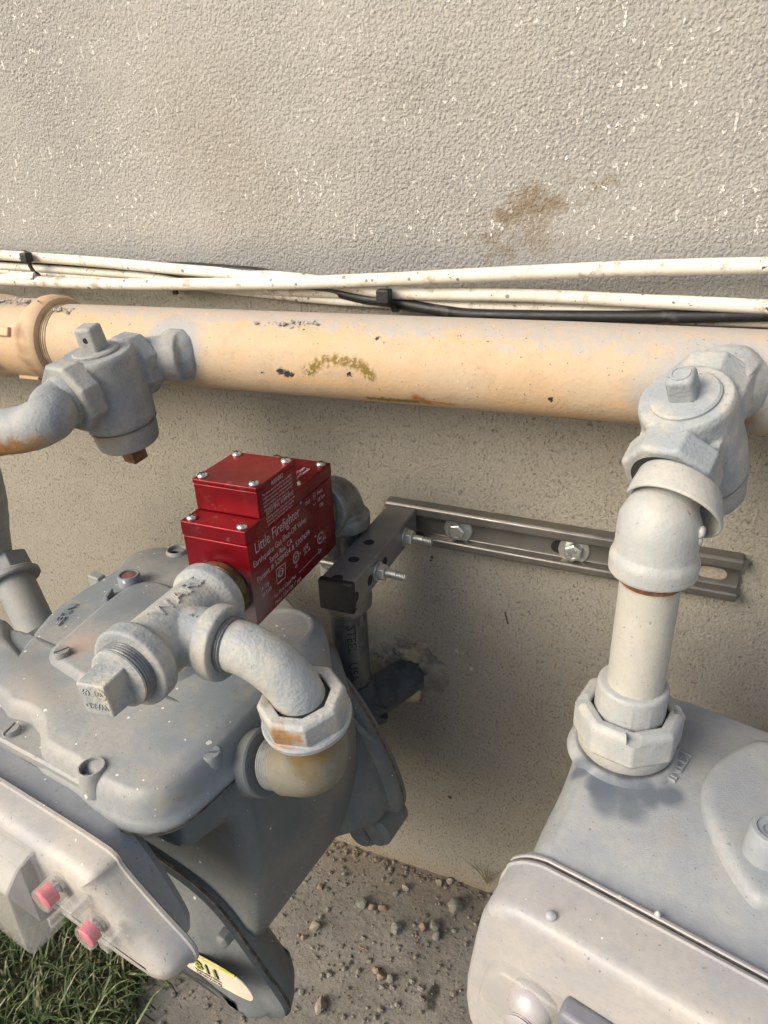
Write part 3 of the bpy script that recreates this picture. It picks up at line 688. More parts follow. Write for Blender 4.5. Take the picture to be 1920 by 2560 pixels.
# lettering on the right-hand (+x) face: reading direction runs towards the wall (+y)
bm = new()
def fm(y, z, rise=0): return plane_map((XR+.00026, y, z), (0, 1, rise), (0, 0, 1))
def wr(s_, y, z, size, x=XR, sx=1.0, align='LEFT'): 
    add_text(bm, s_, size, plane_map((x+.00028, y, z), (0, 1, 0), (0, 0, 1)), .00004, align, sx=sx)
def wq(s_, a, b, h, x=XR, nl=1):
    # baseline from photo point a to b on the face, letter height h
    A = P(z2(*a), 0, x); B = P(z2(*b), 0, x); v, f = text_geo(s_, h/.70, .00003, off=-.012*h)
    wd = max(p.x for p in v); k = (B.y-A.y)/wd; z_ = (A.z+B.z)/2
    vv = [bm.verts.new((x+.00030+p.z, A.y+p.x*k, z_+p.y)) for p in v]
    for q in f: bm.faces.new([vv[i] for i in q])
wq('Little Firefighter', (583, 900), (915, 625), .0078)
wq('\u00ae', (914, 543), (930, 528), .0022)
wq('Earthquake Gas Shut-Off Valve', (572, 1006), (958, 668), .0044)
wq('Santa Ana, CA', (692, 966), (860, 828), .0042)
wq('Patent # 5209454 & 5307699', (600, 1116), (988, 762), .0041)
wq('LA City', (625, 1182), (688, 1132), .0030); wq('RR 5349', (637, 1228), (706, 1170), .0030)
wq('Gas Flow 5.0 psi Max', (727, 1228), (886, 1080), .0030); wq('Model: AGV-100, 1" pipe', (732, 1276), (925, 1096), .0030)
wq('ASCE', (942, 882), (978, 848), .0030); wq('25-16', (946, 914), (992, 872), .0030)
wq('STOP', (957, 545), (992, 520), .0026); wq('Reset', (1045, 466), (1083, 436), .0030); wq('1/8 Turn', (1046, 520), (1098, 478), .0030); wq('Only', (1062, 558), (1088, 536), .0030)
XH = XR+.0001
wq('WARNING!', (703, 396), (790, 338), .0034, XH)
for i_, t_ in enumerate(('This device must be installed by a qualified', 'installer in accordance with the manufacturer\'s', 'installation instructions. If improperly installed,', 'failure to function as intended or undesired', 'interruption of gas service could result.')):
    wq(t_, (637+i_*3.5, 478+i_*26), (848+i_*4.5-(i_ == 4)*30, 330+i_*26+(i_ == 4)*22), .0016, XH)
wq('RESETTING WARNING!', (665, 613), (869, 466), .0030, XH)
for i_, t_ in enumerate(('Following actuation of this device, reset the', 'device and restore service only after a qualified', 'person has verified no gas leak exists.')):
    wq(t_, (664+i_*7, 640+i_*24), (878-i_*8, 494+i_*30), .0016, XR+.0003)
add_text(bm, 'Green = Open\nRed = Closed', .0042, plane_map((-.2405, -.1290, .5524+.00025), (0, 1, 0), (-1, 0, 0)), .00004, 'CENTER')
def lring(y, z, r, wd, a0=0, a1=360, ry=1.0):
    n = 28; pr = None
    for i in range(n+1):
        a = R_(a0+(a1-a0)*i/n); A = bm.verts.new((XR+.0004, y+math.cos(a)*r*ry, z+math.sin(a)*r)); B = bm.verts.new((XR+.0004, y+math.cos(a)*(r-wd)*ry, z+math.sin(a)*(r-wd)))
        if pr: bm.faces.new((pr[0], A, B, pr[1]))
        pr = (A, B)
def lline(y0, z0_, y1, z1_, wd):
    d = Vector((0, y1-y0, z1_-z0_)).normalized(); n_ = Vector((0, -d.z, d.y))*wd/2; a = Vector((XR+.0004, y0, z0_)); b = Vector((XR+.0004, y1, z1_))
    bm.faces.new([bm.verts.new(q) for q in (a-n_, b-n_, b+n_, a+n_)])
def fq(a): p = P(z2(*a), 0, XR); return p.y, p.z
def tq(t_, a, h): y, z = fq(a); wr(t_, y, z-h*.35, h, align='CENTER')
y, z = fq((885, 928)); lring(y, z, .0042, .0005); lring(y, z, .0031, .0003); tq('SP', (885, 928), .0032); tq('US', (888, 992), .0026); tq('\u00ae', (918, 897), .002)
y, z = fq((1068, 782)); lring(y, z, .0045, .0005, 20, 340, 1.15); lring(y, z, .0035, .0003, 0, 300, 1.2); tq('IBS', (1066, 785), .0032); tq('USA', (1030, 772), .0016); tq('PMG', (1098, 785), .0018)
y, z = fq((1020, 475)); lring(y, z, .0024, .0003, 0, 360, .8); tq('M', (1020, 475), .0024); lring(y-.0006, z-.004, .0024, .0003, 200, 330)
sq4 = [fq(q) for q in ((737, 1020), (805, 968), (806, 1075), (746, 1128))]
for (a, b), (c_, d_) in zip(sq4, sq4[1:]+sq4[:1]): lline(a, b, c_, d_, .0005)
y, z = fq((772, 1040)); lring(y, z, .0030, .0005, 0, 360, 1.2); lring(y, z-.0003, .0017, .0004, 0, 360, 1.5); tq('LISTED', (774, 1102), .0016); tq('ANSI', (762, 1003), .0014)
(ya_, za_), (yb_, zb2) = fq((905, 1042)), fq((1075, 868)); lline(ya_, za_, yb_, zb2, .0004)
for a, b in (((1075, 868), (1050, 868)), ((1075, 868), (1060, 900)), ((1050, 868), (1060, 900))): (y0_, z0_), (y1_, z1_) = fq(a), fq(b); lline(y0_, z0_, y1_, z1_, .0004)
obj('engraved_lettering', bm, WHT, rv)
BRASS = m_simple('brass_port', (.20, .17, .085), .42, .7, .5, 120, .0004, 300, ((.06, .05, .03), .7))
bm = new(); lathe(bm, (-.2500, -.2147, .5085), (0, -1, 0), [(0, .0190), (.0015, .0200), (.006, .0198), (.0075, .0180), (.011, .0165)], 40); obj('inlet_port', bm, BRASS, rv)
bm = new(); lathe(bm, (-.2480, -.1020, .5105), (0, 1, 0), [(0, .0195), (.0015, .0200), (.005, .0195), (.006, .0165), (.014, .0160)], 40); obj('outlet_port', bm, BRASS, rv)

# ------------------------------------------------------------------ tee, plug, curved pipe, union and elbow feeding the left meter
AX, AZ = -.2505, .5095
G1 = m_paint('tee_paint', (.285, .315, .335), (.455, .44, .395), .6, 38, None, grain=520, gdist=.0006, lump=100, ldist=.0012, dust=(.43, .39, .32))
tee = thing('tee_fitting', 'grey cast tee fitting with raised letters, screwed to the front of the red valve', 'pipe fitting', (AX, -.262, AZ))
TY = -.2645
def mk_tee():
    bm = new()
    lathe(bm, (AX, -.2255, AZ), (0, -1, 0), [(0, .0225), (.001, .0238), (.0085, .0238), (.0105, .0222), (.014, .0195), (.062, .0195), (.0645, .0222), (.0665, .0240), (.0755, .0240), (.0765, .0230)], 56)
    lathe(bm, (AX, TY, AZ), (1, 0, 0), [(0, .0165), (.0245, .0175), (.0265, .0205), (.0285, .0215), (.0365, .0215), (.0375, .0205)], 48)
    return bm
obj('tee_body', mk_tee(), G1, tee, remesh=.0009, smooth=5)
def rim_hole(parent, o, d, ri, mat):
    bm = new(); lathe(bm, o, d, [(0, ri+.0001), (.0006, ri+.0012), (.0010, ri+.0002), (.0010, ri-.001)], 40); return obj('socket_edge', bm, mat, parent)
def threads(parent, o, d, r, n, pitch=.0018, mat=None, nm='thread'):
    bm = new(); prof = [(0, r-.0006)]
    for i in range(n): prof += [(i*pitch+pitch*.35, r), (i*pitch+pitch*.6, r), (i*pitch+pitch, r-.0007)]
    lathe(bm, o, d, prof, 48); return obj(nm, bm, mat, parent, ang=50)
TH = m_simple('thread_steel', (.22, .23, .24), .5, .4, .35, 130, .0003)
# raised lettering wrapped on the run
def wrap_run(p, y0, phi0, r):
    a = phi0 - p.y/r; return Vector((AX+math.sin(a)*(r+p.z), y0+p.x, AZ+math.cos(a)*(r+p.z)))
bm = new(); add_text(bm, 'WARD', .0125, lambda p: wrap_run(p, -.2790, .30, .0198), .0010, sx=1.25)
obj('raised_letters', bm, G1, tee)
bm = new()
add_text(bm, '3/4', .0062, lambda p: Vector((AX+.0228+p.x*0+.0, 0, 0))+Vector((p.x, TY-.004+p.y-0, AZ+.0190+p.z)) if False else Vector((AX+.0165+p.x*.8, TY-.004+p.y, AZ+.0172-.2*abs(p.y)+p.z)), .0004); obj('size_mark', bm, G1, tee)
plug = thing('pipe_plug', 'grey square-headed pipe plug closing the near end of the tee, with cast marks', 'pipe plug', (AX, -.305, AZ))
threads(plug, (AX-.000, -.3000, AZ), (0, -1, 0), .0180, 5, .0017, TH)
bm = new(); lathe(bm, (AX, -.3085, AZ), (0, -1, 0), [(0, .0160), (.0006, .0176), (.0018, .0174), (.0024, .0158), (.0026, .0130)], 48); obj('plug_collar', bm, G1, plug)
bm = new(); a = .0102; rr = R_(0); cz, sz = math.cos(R_(8)), math.sin(R_(8))
def pm(x, y, z): return Vector((AX-.001+x*cz-z*sz, y, AZ-.001+x*sz+z*cz))
box(bm, (-a, -.3265, -a), (a, -.310, a), lambda p: pm(p.x*(1-(-.310-p.y)*4), p.y, p.z*(1-(-.310-p.y)*4)))
sq = obj('square_head', bm, G1, plug, bevel=.0011)
bm = new(); fpm = lambda p: pm(-p.x, -.32665-p.z, -p.y)
add_text(bm, 'WARD', .0050, lambda p: fpm(Vector((p.x-.0078, p.y+.0020, p.z))), .0003); add_text(bm, '69', .0056, lambda p: fpm(Vector((p.x+.0012, p.y-.0066, p.z))), .0003)
for i in range(24):
    a0 = 2*math.pi*i/24; a1 = 2*math.pi*(i+1)/24
    q = [fpm(Vector((-.0055+math.cos(b)*rr_*1.1, -.0045+math.sin(b)*rr_, .0004))) for b, rr_ in ((a0, .0036), (a1, .0036), (a1, .0030), (a0, .0030))]
    bm.faces.new([bm.verts.new(v) for v in q])
add_text(bm, 'W', .0035, lambda p: fpm(Vector((p.x-.0072, p.y-.0058, p.z))), .0004)
obj('cast_marks', bm, G1, plug)

G2 = m_paint('curved_pipe_paint', (.35, .38, .40), (.47, .455, .405), .58, 38, None, grain=480, gdist=.0006, lump=80, ldist=.0012,
    spots=[('s', P(z6(1190, 850), 1, -.268), .008, .7, (.30, .17, .06), .85), ('l', P(z6(930, 560), 1, -.285), P(z6(1080, 640), 1, -.285), .0026, .9, (.20, .21, .23), .65), ('l', P(z6(900, 530), 1, -.285), P(z6(990, 600), 1, -.285), .003, .9, (.20, .21, .23), .5), ('l', P(z6(1000, 690), 1, -.275), P(z6(1100, 760), 1, -.275), .0022, .9, (.24, .20, .14), .6)], jit=(.010, 130))
cv = thing('curved_pipe', 'short grey pipe curving from the tee down into the union nut', 'pipe', (AX+.06, TY, AZ))
threads(cv, (AX+.0330, TY, AZ), (1, 0, 0), .0160, 6, .0014, TH)
UX = P(z6(1290, 850), 1, -.264)+Vector((0, 0, .004)); UB = P(z6(1345, 1035), 1, -.260)+Vector((0, 0, .004))
ua = (UX-UB).normalized()
bm = new(); tubeline(bm, arc_path((AX+.040, TY, AZ), (UX.x+.001, TY, AZ+.001), UX-ua*.012, .040, 22), .0147, 36, wob=.006); obj('pipe', bm, G2, cv)
un = thing('union_nut', 'large pale octagonal union nut with one flat chipped to rust, below the curved pipe', 'pipe nut', UX)
GN = m_paint('union_paint', (.34, .37, .39), (.47, .455, .405), .6, 38, None, grain=460, gdist=.0006, lump=110, ldist=.0012,
    spots=[('s', P(z6(1190, 1020), 1, -.283), .0085, .35, (.33, .20, .10), .95), ('l', P(z6(1210, 1040), 1, -.286), P(z6(1260, 1050), 1, -.286), .003, .6, (.42, .20, .06), .8), ('s', P(z6(1110, 800), 1, -.272), .006, .5, (.20, .14, .10), .7), ('l', P(z6(1370, 970), 1, -.286), P(z6(1440, 990), 1, -.286), .003, .8, (.3, .31, .32), .6)], jit=(.008, 150))
bm = new()
prof = [(0, .0235), (.0018, .0252), (.0040, .0256), (.0042, .0240), (.0060, .0250), (.0175, .0250), (.0195, .0232), (.0196, .0172), (.0150, .0168)]
lathe(bm, UX-ua*.0165, ua, prof, 8, ph=.1); obj('nut', bm, GN, un, bevel=.0012)
bm = new(); lathe(bm, UX-ua*.0185, ua, [(0, .0225), (.0015, .0252), (.0045, .0258), (.0060, .0250)], 48); obj('nut_skirt', bm, GN, un)
bm = new(); lathe(bm, UX-ua*.004, ua, [(0, .0166), (.0045, .0166), (.0046, .0148)], 36); obj('gasket', bm, DARK, un)
EB = m_paint('elbow_brass', (.19, .185, .15), (.16, .12, .055), .55, 26, None, grain=500, lump=90, ldist=.0012, spots=[('l', P(z6(1290, 1130), 1, -.275), P(z6(1480, 1140), 1, -.275), .006, .8, (.19, .125, .04), .85), ('l', P(z6(1330, 1320), 1, -.26), P(z6(1480, 1300), 1, -.26), .006, .8, (.35, .28, .15), .6)], jit=(.010, 130))
el = thing('elbow_fitting', 'brassy grey elbow carrying the union nut into the side of the left meter', 'pipe elbow', UB)
EC = P(z6(1410, 1195), 1, -.2585); pdir = Vector((-math.cos(R_(8)), math.sin(R_(8)), 0))
PORT = P(z6(1050, 1175), 1, -.2560)
pd = (PORT-EC).normalized(); bm = new()
tubeline(bm, arc_path(UX-ua*.014, EC+(UX-EC).normalized()*0, EC+pd*.0280, .0215, 22), .0186, 40); obj('elbow', bm, EB, el)
threads(el, EC+pd*.0262, pd, .0163, 8, .0017, m_simple('thread_grey', (.30, .31, .31), .55, .1, .3, 120, .0003))

# ------------------------------------------------------------------ left gas meter (all in its own turned frame)
ZT = .44
def q2(x, y, z=ZT, fr=FL): p = P((x, y), 2, z, fr); return (p.x, p.y)
def fy_(p): return p
MTL = m_paint('meter_top_paint', (.205, .24, .268), (.335, .335, .318), .5, 11, (170, .17, .38), grain=1100, gdist=.00018, lump=45, ldist=.0004, dust=(.34, .315, .27),
    spots=[('s', Vector((*q2(175, 1405), ZT)), .012, .8, (.48, .33, .24), .55), ('s', Vector((*q2(60, 1475), ZT)), .02, .9, (.36, .31, .28), .4), ('s', Vector((*q2(455, 1630), ZT)), .016, .8, (.22, .25, .29), .6)])
MBL = m_paint('meter_body_paint', (.125, .148, .16), (.205, .215, .21), .5, 9, (190, .14, .26), grain=1100, gdist=.0002, lump=30, ldist=.0006,
    spots=[('s', Vector((.03, .02, .33)), .05, .8, (.15, .17, .175), .5)])
SEAM = m_simple('seam_dark', (.12, .105, .09), .9, 0, .6, 200, .0006)
gm = thing('gas_meter', 'large grey gas meter on the left with slotted screws and red index seals', 'gas meter', FL.o, 8, 'gas meters')
mir = lambda pts, c=-.045: pts+[(2*c-x, z) for x, z in reversed(pts)]
# body
bm = new(); half = [(-.045, .432), (.02, .432), (.060, .428), (.078, .410), (.087, .380), (.089, .33), (.087, .285), (.079, .25), (.060, .225), (.02, .208), (-.045, .203)]
loft(bm, chaikin(mir(half[:-1])+[], 2), [(.010, -.0145), (.003, -.012), (0, -.006), (0, .09), (.006, .12), (.03, .145)], lambda a, b, h: Vector((a, h, b)))
hn = [(-.045, .432), (.02, .432), (.060, .428), (.074, .414), (.078, .396), (.074, .378), (.060, .370), (-.045, .368)]
loft(bm, chaikin(mir(hn), 2), [(.016, -.0485), (.006, -.0465), (.001, -.040), (0, -.032), (-.004, -.012), (-.010, .004)], lambda a, b, h: Vector((a, h, b)))
obj('body', bm, MBL, gm, remesh=.0016, smooth=10)
# front pan
bm = new(); fh = [(-.045, .300), (.0, .299), (.038, .294), (.060, .281), (.079, .256), (.106, .222), (.109, .210), (.102, .198), (.085, .193), (-.045, .190)]
fo = chaikin(mir(fh), 2)
loft(bm, fo, [(.024, .010), (.012, .002), (.003, -.010), (.0, -.0165), (.0, -.0198), (.003, -.0200), (.003, -.0210), (0, -.0212), (0, -.025), (.006, -.029), (.010, -.031), (.013, -.036), (.022, -.041), (.03, -.042)], lambda a, b, h: Vector((a, h, b)))
obj('front_pan', bm, MBL, gm)
bm = new(); loft(bm, inset(fo, .0014), [(0, -.0194), (0, -.0216)], lambda a, b, h: Vector((a, h, b))); obj('pan_gasket', bm, SEAM, gm)
# back pan
bh = [(-.045, .388), (-.01, .386), (.024, .380), (.050, .368), (.071, .344), (.092, .308), (.107, .268), (.109, .248), (.104, .238), (.094, .232), (.086, .222), (.072, .207), (.055, .204), (.02, .20), (-.045, .20)]
bo = chaikin(mir(bh), 2)
bm = new(); loft(bm, bo, [(.030, .085), (.018, .105), (.010, .118), (.008, .135), (.002, .139), (0, .142), (0, .145), (.003, .1455), (.003, .1475), (0, .148), (0, .151), (.006, .155), (.02, .164), (.03, .166)], lambda a, b, h: Vector((a, h, b)))
obj('back_pan', bm, MBL, gm)
bm = new(); loft(bm, inset(bo, -.0002), [(0, .1452), (0, .1478)], lambda a, b, h: Vector((a, h, b))); obj('pan_gasket', bm, m_simple('seam_brown', (.20, .15, .10), .9, 0, .5, 200, .0006), gm)
bm = new(); tubeline(bm, spline([(.070, .128, .345), (.082, .131, .33), (.090, .135, .322)], 4), .0028, 10); obj('pan_rib', bm, MBL, gm); bm = new(); tubeline(bm, spline([(.088, .123, .250), (.096, .131, .243), (.100, .138, .236)], 4), .0025, 10); obj('pan_rib', bm, MBL, gm)
for a, b in ((.084, .217), (.099, .227)): bm = new(); lathe(bm, (a-.004, .118, b+.004), (0, 1, 0), [(0, .011), (.004, .014), (.034, .014), (.036, .012)], 24); obj('pan_lobe', bm, MBL, gm)
# cast top cover
vis = [(400, 1182), (375, 1172), (345, 1172), (310, 1176), (275, 1190), (255, 1200), (240, 1225), (215, 1240), (190, 1255), (165, 1268), (100, 1312), (48, 1372), (40, 1390)]
cov = [q2(*a) for a in vis]
cov += [(-.178, .02), (-.182, -.02), (-.165, -.045), (-.12, -.052), (-.085, -.052)]
cov += [q2(0, 1525), q2(35, 1530), q2(58, 1545), q2(70, 1562), q2(68, 1585), q2(72, 1612), q2(110, 1634), q2(150, 1655), q2(185, 1690), q2(225, 1712), q2(262, 1727), q2(300, 1733), q2(345, 1726), q2(385, 1708), q2(425, 1677), q2(455, 1650), q2(500, 1610), q2(560, 1545), q2(618, 1478)]
cov += [(.074, .078), (.064, .098), (.050, .115), (.03, .135), (-.02, .152), (-.09, .156)]
co = chaikin(cov, 1)
bm = new(); up_ = lambda a, b, h: Vector((a, b, h))
loft(bm, co, [(.003, .412), (-.001, .4135), (-.0025, .417), (-.0022, .4205), (.0, .4225), (.0015, .4250), (.0030, .4310), (.0050, .4360), (.0075, .4388), (.0095, .4400)], up_)
obj('top_cover', bm, MTL, gm, ang=60)
bm = new(); loft(bm, inset(co, -.0031), [(0, .4165), (0, .4178)], up_); obj('cover_gasket', bm, SEAM, gm)
# lower shelf under the cover's cut-out corner
bm = new(); sh = [q2(-60, 1560, .428), q2(0, 1598, .428), q2(100, 1652, .428), q2(190, 1703, .428), (.03, -.03), (-.16, -.03)]
loft(bm, sh, [(0, .405), (0, .4265), (.0015, .4280)], up_); obj('shelf', bm, MTL, gm)
# raised strap
bm = new(); so = chaikin([q2(113, 1428), q2(118, 1400), q2(142, 1384), q2(190, 1340), (q2(250, 1290)), q2(300, 1262), q2(350, 1262), q2(420, 1300), q2(470, 1420), q2(330, 1500), q2(225, 1490), q2(190, 1478), q2(140, 1445)], 2)
loft(bm, so, [(-.004, .4395), (0, .4412), (.0016, .4434), (.004, .4442)], up_); obj('raised_strap', bm, MTL, gm, ang=50)
# round tower at the back right
dc = P(z6(1165, 415), 2, .452, FL)
bm = new(); lathe(bm, (dc.x, dc.y, .405), (0, 0, 1), [(0, .0345), (.026, .0335), (.038, .0315), (.0435, .0285), (.0455, .0255), (.0462, .0225), (.0455, .0215), (.0448, .0190), (.0446, 0)], 64); obj('tower', bm, MTL, gm, ang=60)
# bosses
def boss(q, r, h, wall_, name, z0=ZT-.004, mat=MTL, depth=None, floor=None):
    c = P(q, 2, z0+h, FL); bm = new(); d = h if depth is None else depth
    lathe(bm, (c.x, c.y, z0-.004), (0, 0, 1), [(0, r*1.25), (.003, r*1.16), (.007, r*1.07), (h+.003, r), (h+.004, r-.0006), (h+.004, r-wall_), (h+.004-d, r-wall_), (h+.0041-d, 0)], 40); o = obj(name, bm, mat, gm, ang=50); return c, o
c, o = boss((277, 1240), .0090, .013, .0020, 'boss', depth=.0045)
bm = new(); lathe(bm, (c.x, c.y, ZT+.0065), (0, 0, 1), [(0, .0070), (.0012, .0069), (.0016, .0055), (.0014, 0)], 32); obj('red_wax_seal', bm, m_simple('red_wax', (.22, .085, .08), .8, 0, .35, 300, .0008, 300, ((.30, .26, .24), .7)), gm, label='faded red wax seal sunk in the boss')
def slot_screw(q, z0, r, ang, parent=gm, h=.004, fr=FL, mat=MTL):
    c = P(q, 2, z0+h, fr); bm = new()
    d = Vector((math.cos(ang), math.sin(ang), 0)); n_ = Vector((-d.y, d.x, 0)); w_ = r*.17
    # two half discs with a slot between, on a low base
    lathe(bm, (c.x, c.y, z0-.004), (0, 0, 1), [(0, r), (.004+h*.45, r), (.0041+h*.45, 0)], 32)
    for sg in (-1, 1):
        pts = []
        for i in range(17):
            a = math.pi*i/16; u = math.cos(a)*r; v_ = math.sin(a)*r
            pts.append((u, max(v_, w_)))
        lo, hi = [], []
        for rr__, z in ((1, z0+h*.40), (1, z0+h*.85), (.93, z0+h)):
            lo.append([bm.verts.new(Vector((c.x, c.y, z))+d*(u*rr__)+n_*(sg*(w_+(v_-w_)*rr__))) for u, v_ in pts])
        skin(bm, lo)
    return obj('screw', bm, mat, parent)
slot_screw((133, 1404), ZT+.0035, .0054, R_(68), h=.0045)
slot_screw((455, 1624), ZT-.0065, .0056, R_(35), h=.0060)
slot_screw((22, 1572), .428, .0054, R_(105), h=.004)
c, o = boss((197, 1655), .0080, .012, .0013, 'screw_tube', z0=.430, depth=.0135)
slot_screw((200, 1662), .4325, .0056, R_(62), h=.004)
c, o = boss((381, 1186), .0092, .007, .0015, 'screw_tube', depth=.008)
slot_screw((383, 1190), ZT-.003, .0062, R_(20), h=.003)
# side lug screws
bm = new(); c = P((205, 1235), 2, .425, FL); box(bm, (c.x-.004, c.y-.006, .408), (c.x+.010, c.y+.003, .4235)); obj('side_lug', bm, MTL, gm, bevel=.0015); bm = new(); c = P((-4, 1402), 2, .425, FL); lathe(bm, (c.x, c.y, .412), (0, 0, 1), [(0, .008), (.012, .008), (.014, .006)], 24)
obj('side_lug', bm, MTL, gm, bevel=.0015)
bm = new(); a = P((232, 1300), 2, ZT, FL); b = P((243, 1282), 2, ZT, FL); d = (b-a); d.z = 0; d.normalize(); n_ = Vector((-d.y, d.x, 0))
mpx = lambda p: a + d*p.x + n_*p.y + Vector((0, 0, p.z)); box(bm, (-.002, -.0017, -.002), (.012, .0017, .0055), mpx); obj('tab', bm, MTL, gm, bevel=.0008)
bm = new(); add_text(bm, 'INLET', .0085, plane_map(P((153, 1303), 2, ZT+.0010, FL), P((113, 1348), 2, ZT, FL)-P((153, 1303), 2, ZT, FL), (.8, .6, 0)), .0005, sx=1.35)
obj('raised_letters', bm, MTL, gm)
bm = new(); lathe(bm, (*q2(487, 1703, .395), .395), (1, 0, 0), [(-.02, .0085), (-.008, .0085), (-.004, .0075), (-.0015, .0045), (-.001, .001)], 24); obj('bolt_end', bm, MTL, gm)
# side port
pl = FL.l(PORT); bm = new(); pdl = FL.M @ pd
lathe(bm, pl-pdl*.0072, pdl, [(.035, .0245), (.018, .0235), (.012, .0212), (.006, .0212), (.001, .0212), (0, .0200), (-.0002, .0160)], 44); obj('side_port', bm, MBL, gm)

# index box
IB = m_paint('index_paint', (.33, .335, .355), (.455, .43, .385), .45, 13, (150, .16, .34), grain=1300, gdist=.00012, lump=40, ldist=.0003, dust=(.46, .43, .385))
IBB = m_paint('index_back_paint', (.27, .295, .33), (.32, .335, .355), .5, 16, (180, .14, .2), grain=1300, gdist=.00015, lump=40, ldist=.0004)
ys = -.0885
pr = [P(zb(*a), 1, ys, FL) for a in ((600, 590), (660, 672), (900, 950), (1056, 1110))]
ih = [(-.03, pr[0].z), (pr[0].x-.004, pr[0].z), (pr[0].x+.006, pr[0].z-.003), (pr[1].x, pr[1].z-.001), (pr[2].x, pr[2].z), (pr[3].x-.001, pr[3].z), (pr[3].x+.0015, pr[3].z-.008), (pr[3].x-.004, pr[3].z-.018), (pr[3].x-.018, pr[3].z-.024), (-.03, pr[3].z-.026)]
io = mir(ih, -.05); io = chaikin(io, 2)
pk = [P(zb(*a), 1, -.069, FL) for a in ((640, 405), (700, 470), (860, 690), (1035, 975))]
ik = [(-.03, pk[0].z), (pk[0].x, pk[0].z), (pk[1].x, pk[1].z), (pk[2].x, pk[2].z), (pk[3].x, pk[3].z), (pk[3].x-.001, pk[3].z-.014), (pk[3].x-.014, pk[3].z-.024), (-.03, pk[3].z-.026)]
iko = chaikin(mir(ik, -.05), 2)
bm = new(); loft(bm, iko, [(.006, -.064), (.0035, -.0665), (.0010, -.069), (-.001, -.0860)], lambda a, b, h: Vector((a, h, b)))
obj('index_back', bm, IBB, gm)
bm = new(); loft(bm, io, [(.0015, -.0870), (-.0012, -.0880), (-.0012, -.0898), (.0004, -.0904), (.0010, -.094), (.0018, -.100), (.0042, -.1045), (.008, -.1068), (.012, -.1078), (.016, -.1080)], lambda a, b, h: Vector((a, h, b)))
cover = obj('index_cover', bm, IB, gm, ang=50)
bm = new(); loft(bm, io, [(-.0002, -.0873), (-.0002, -.0882)], lambda a, b, h: Vector((a, h, b))); obj('cover_gasket', bm, SEAM, gm)
def m_clear(name, tint=(.62, .61, .57)):
    s = NT(name); dr = s.drops(220, .14, .2); s.b.inputs['Alpha'].default_value = .30
    c = s.mix(s.math('MULTIPLY', dr, .8), tint, (.8, .78, .7))
    return s.out(c, s.mr(s.noise(90, 3), .3, .7, .10, .26), 0, s.bump(s.noise(250, 2), .001, .06))
CL = m_clear('clear_plastic'); PINK = m_simple('red_plug', (.80, .07, .16), .4, 0, .3, 260, .0004, 300, ((.75, .3, .33), .5))
yw = -.108
wa = P(zb(290, 675), 1, yw, FL); wb = P(zb(400, 1075), 1, yw, FL); wf = P(zb(340, 1175), 1, yw-.014, FL)
bm = new(); fx_ = wb.x-.012; ztop = P(zb(200, 610), 1, yw, FL).z
sec = [(yw+.002, ztop-.004), (yw-.010, ztop-.007), (yw-.019, ztop-.016), (yw-.020, wb.z+.006), (yw-.018, wb.z), (yw+.002, wb.z)]
inn = [(yw+.002, ztop-.0065), (yw-.009, ztop-.009), (yw-.0172, ztop-.0175), (yw-.018, wb.z+.0062), (yw-.0168, wb.z+.0022), (yw+.002, wb.z+.0022)]
def prism_x(bm, s2, x0, x1):
    a = [bm.verts.new((x0, y, z)) for y, z in s2]; b = [bm.verts.new((x1, y, z)) for y, z in s2]; skin(bm, [a, b])
prism_x(bm, sec+inn[::-1], -.21, fx_)
prism_x(bm, sec, fx_+.00005, fx_+.0014)
win = obj('index_window', bm, CL, gm, bevel=.0008)
bm = new(); prism_x(bm, [(yw+.0005, ztop-.010), (yw-.006, ztop-.014), (yw-.006, wb.z+.008), (yw+.0005, wb.z+.006)], -.2, fx_-.006); obj('index_register', bm, m_simple('register', (.42, .42, .45), .5, 0, .25, 40, .0003), gm)
for nm, qb, L_ in (('seal_cup', (345, 770), .0135), ('seal_cup', (560, 985), .0115)):
    c = P(zb(*qb), 1, yw+.001, FL); bm = new(); lathe(bm, c, (0, -1, 0), [(0, .0074), (L_, .0070), (L_+.0006, .0064), (L_+.0007, 0)], 32); cup = obj('seal_cup', bm, CL, gm)
    bm = new(); lathe(bm, c+Vector((0, -L_*.46, 0)), (0, -1, 0), [(0, .0056), (L_*.46, .0056), (L_*.48, .0040)], 28); obj('seal_plug', bm, PINK, cup)
    bm = new(); lathe(bm, c+Vector((0, -L_*.05, 0)), (0, -1, 0), [(0, .0045), (L_*.2, .0045), (L_*.22, .0030), (L_*.36, .0028)], 20); obj('seal_screw', bm, STEEL, cup)
for (qa, sx_, sz_, L_) in (((460, 860), .0085, .0065, .0105), ((650, 1040), .0070, .0060, .010), ((380, 900), .003, .0062, .0125)):
    c = P(zb(*qa), 1, yw, FL); bm = new(); box(bm, (c.x-sx_/2, yw-L_, c.z-sz_/2), (c.x+sx_/2, yw+.001, c.z+sz_/2)); obj('clear_tab', bm, CL, gm, bevel=.0005)
# debris line behind the index
bm = new()
for i in range(170):
    t_ = random.random(); x = -.16+t_*.20; ball(bm, (x, -.0615+random.gauss(0, .0013), .4255+random.uniform(-.002, .0012)), random.uniform(.0005, .0016), 1, (1, 1, .7), .3)
obj('debris', bm, m_simple('debris', (.22, .19, .15), .95, 0, .7, 250, .0008), gm, ang=20)
bm = new(); box(bm, (-.19, -.0655, .40), (.045, -.060, .4240)); obj('gap_strip', bm, DARK, gm)
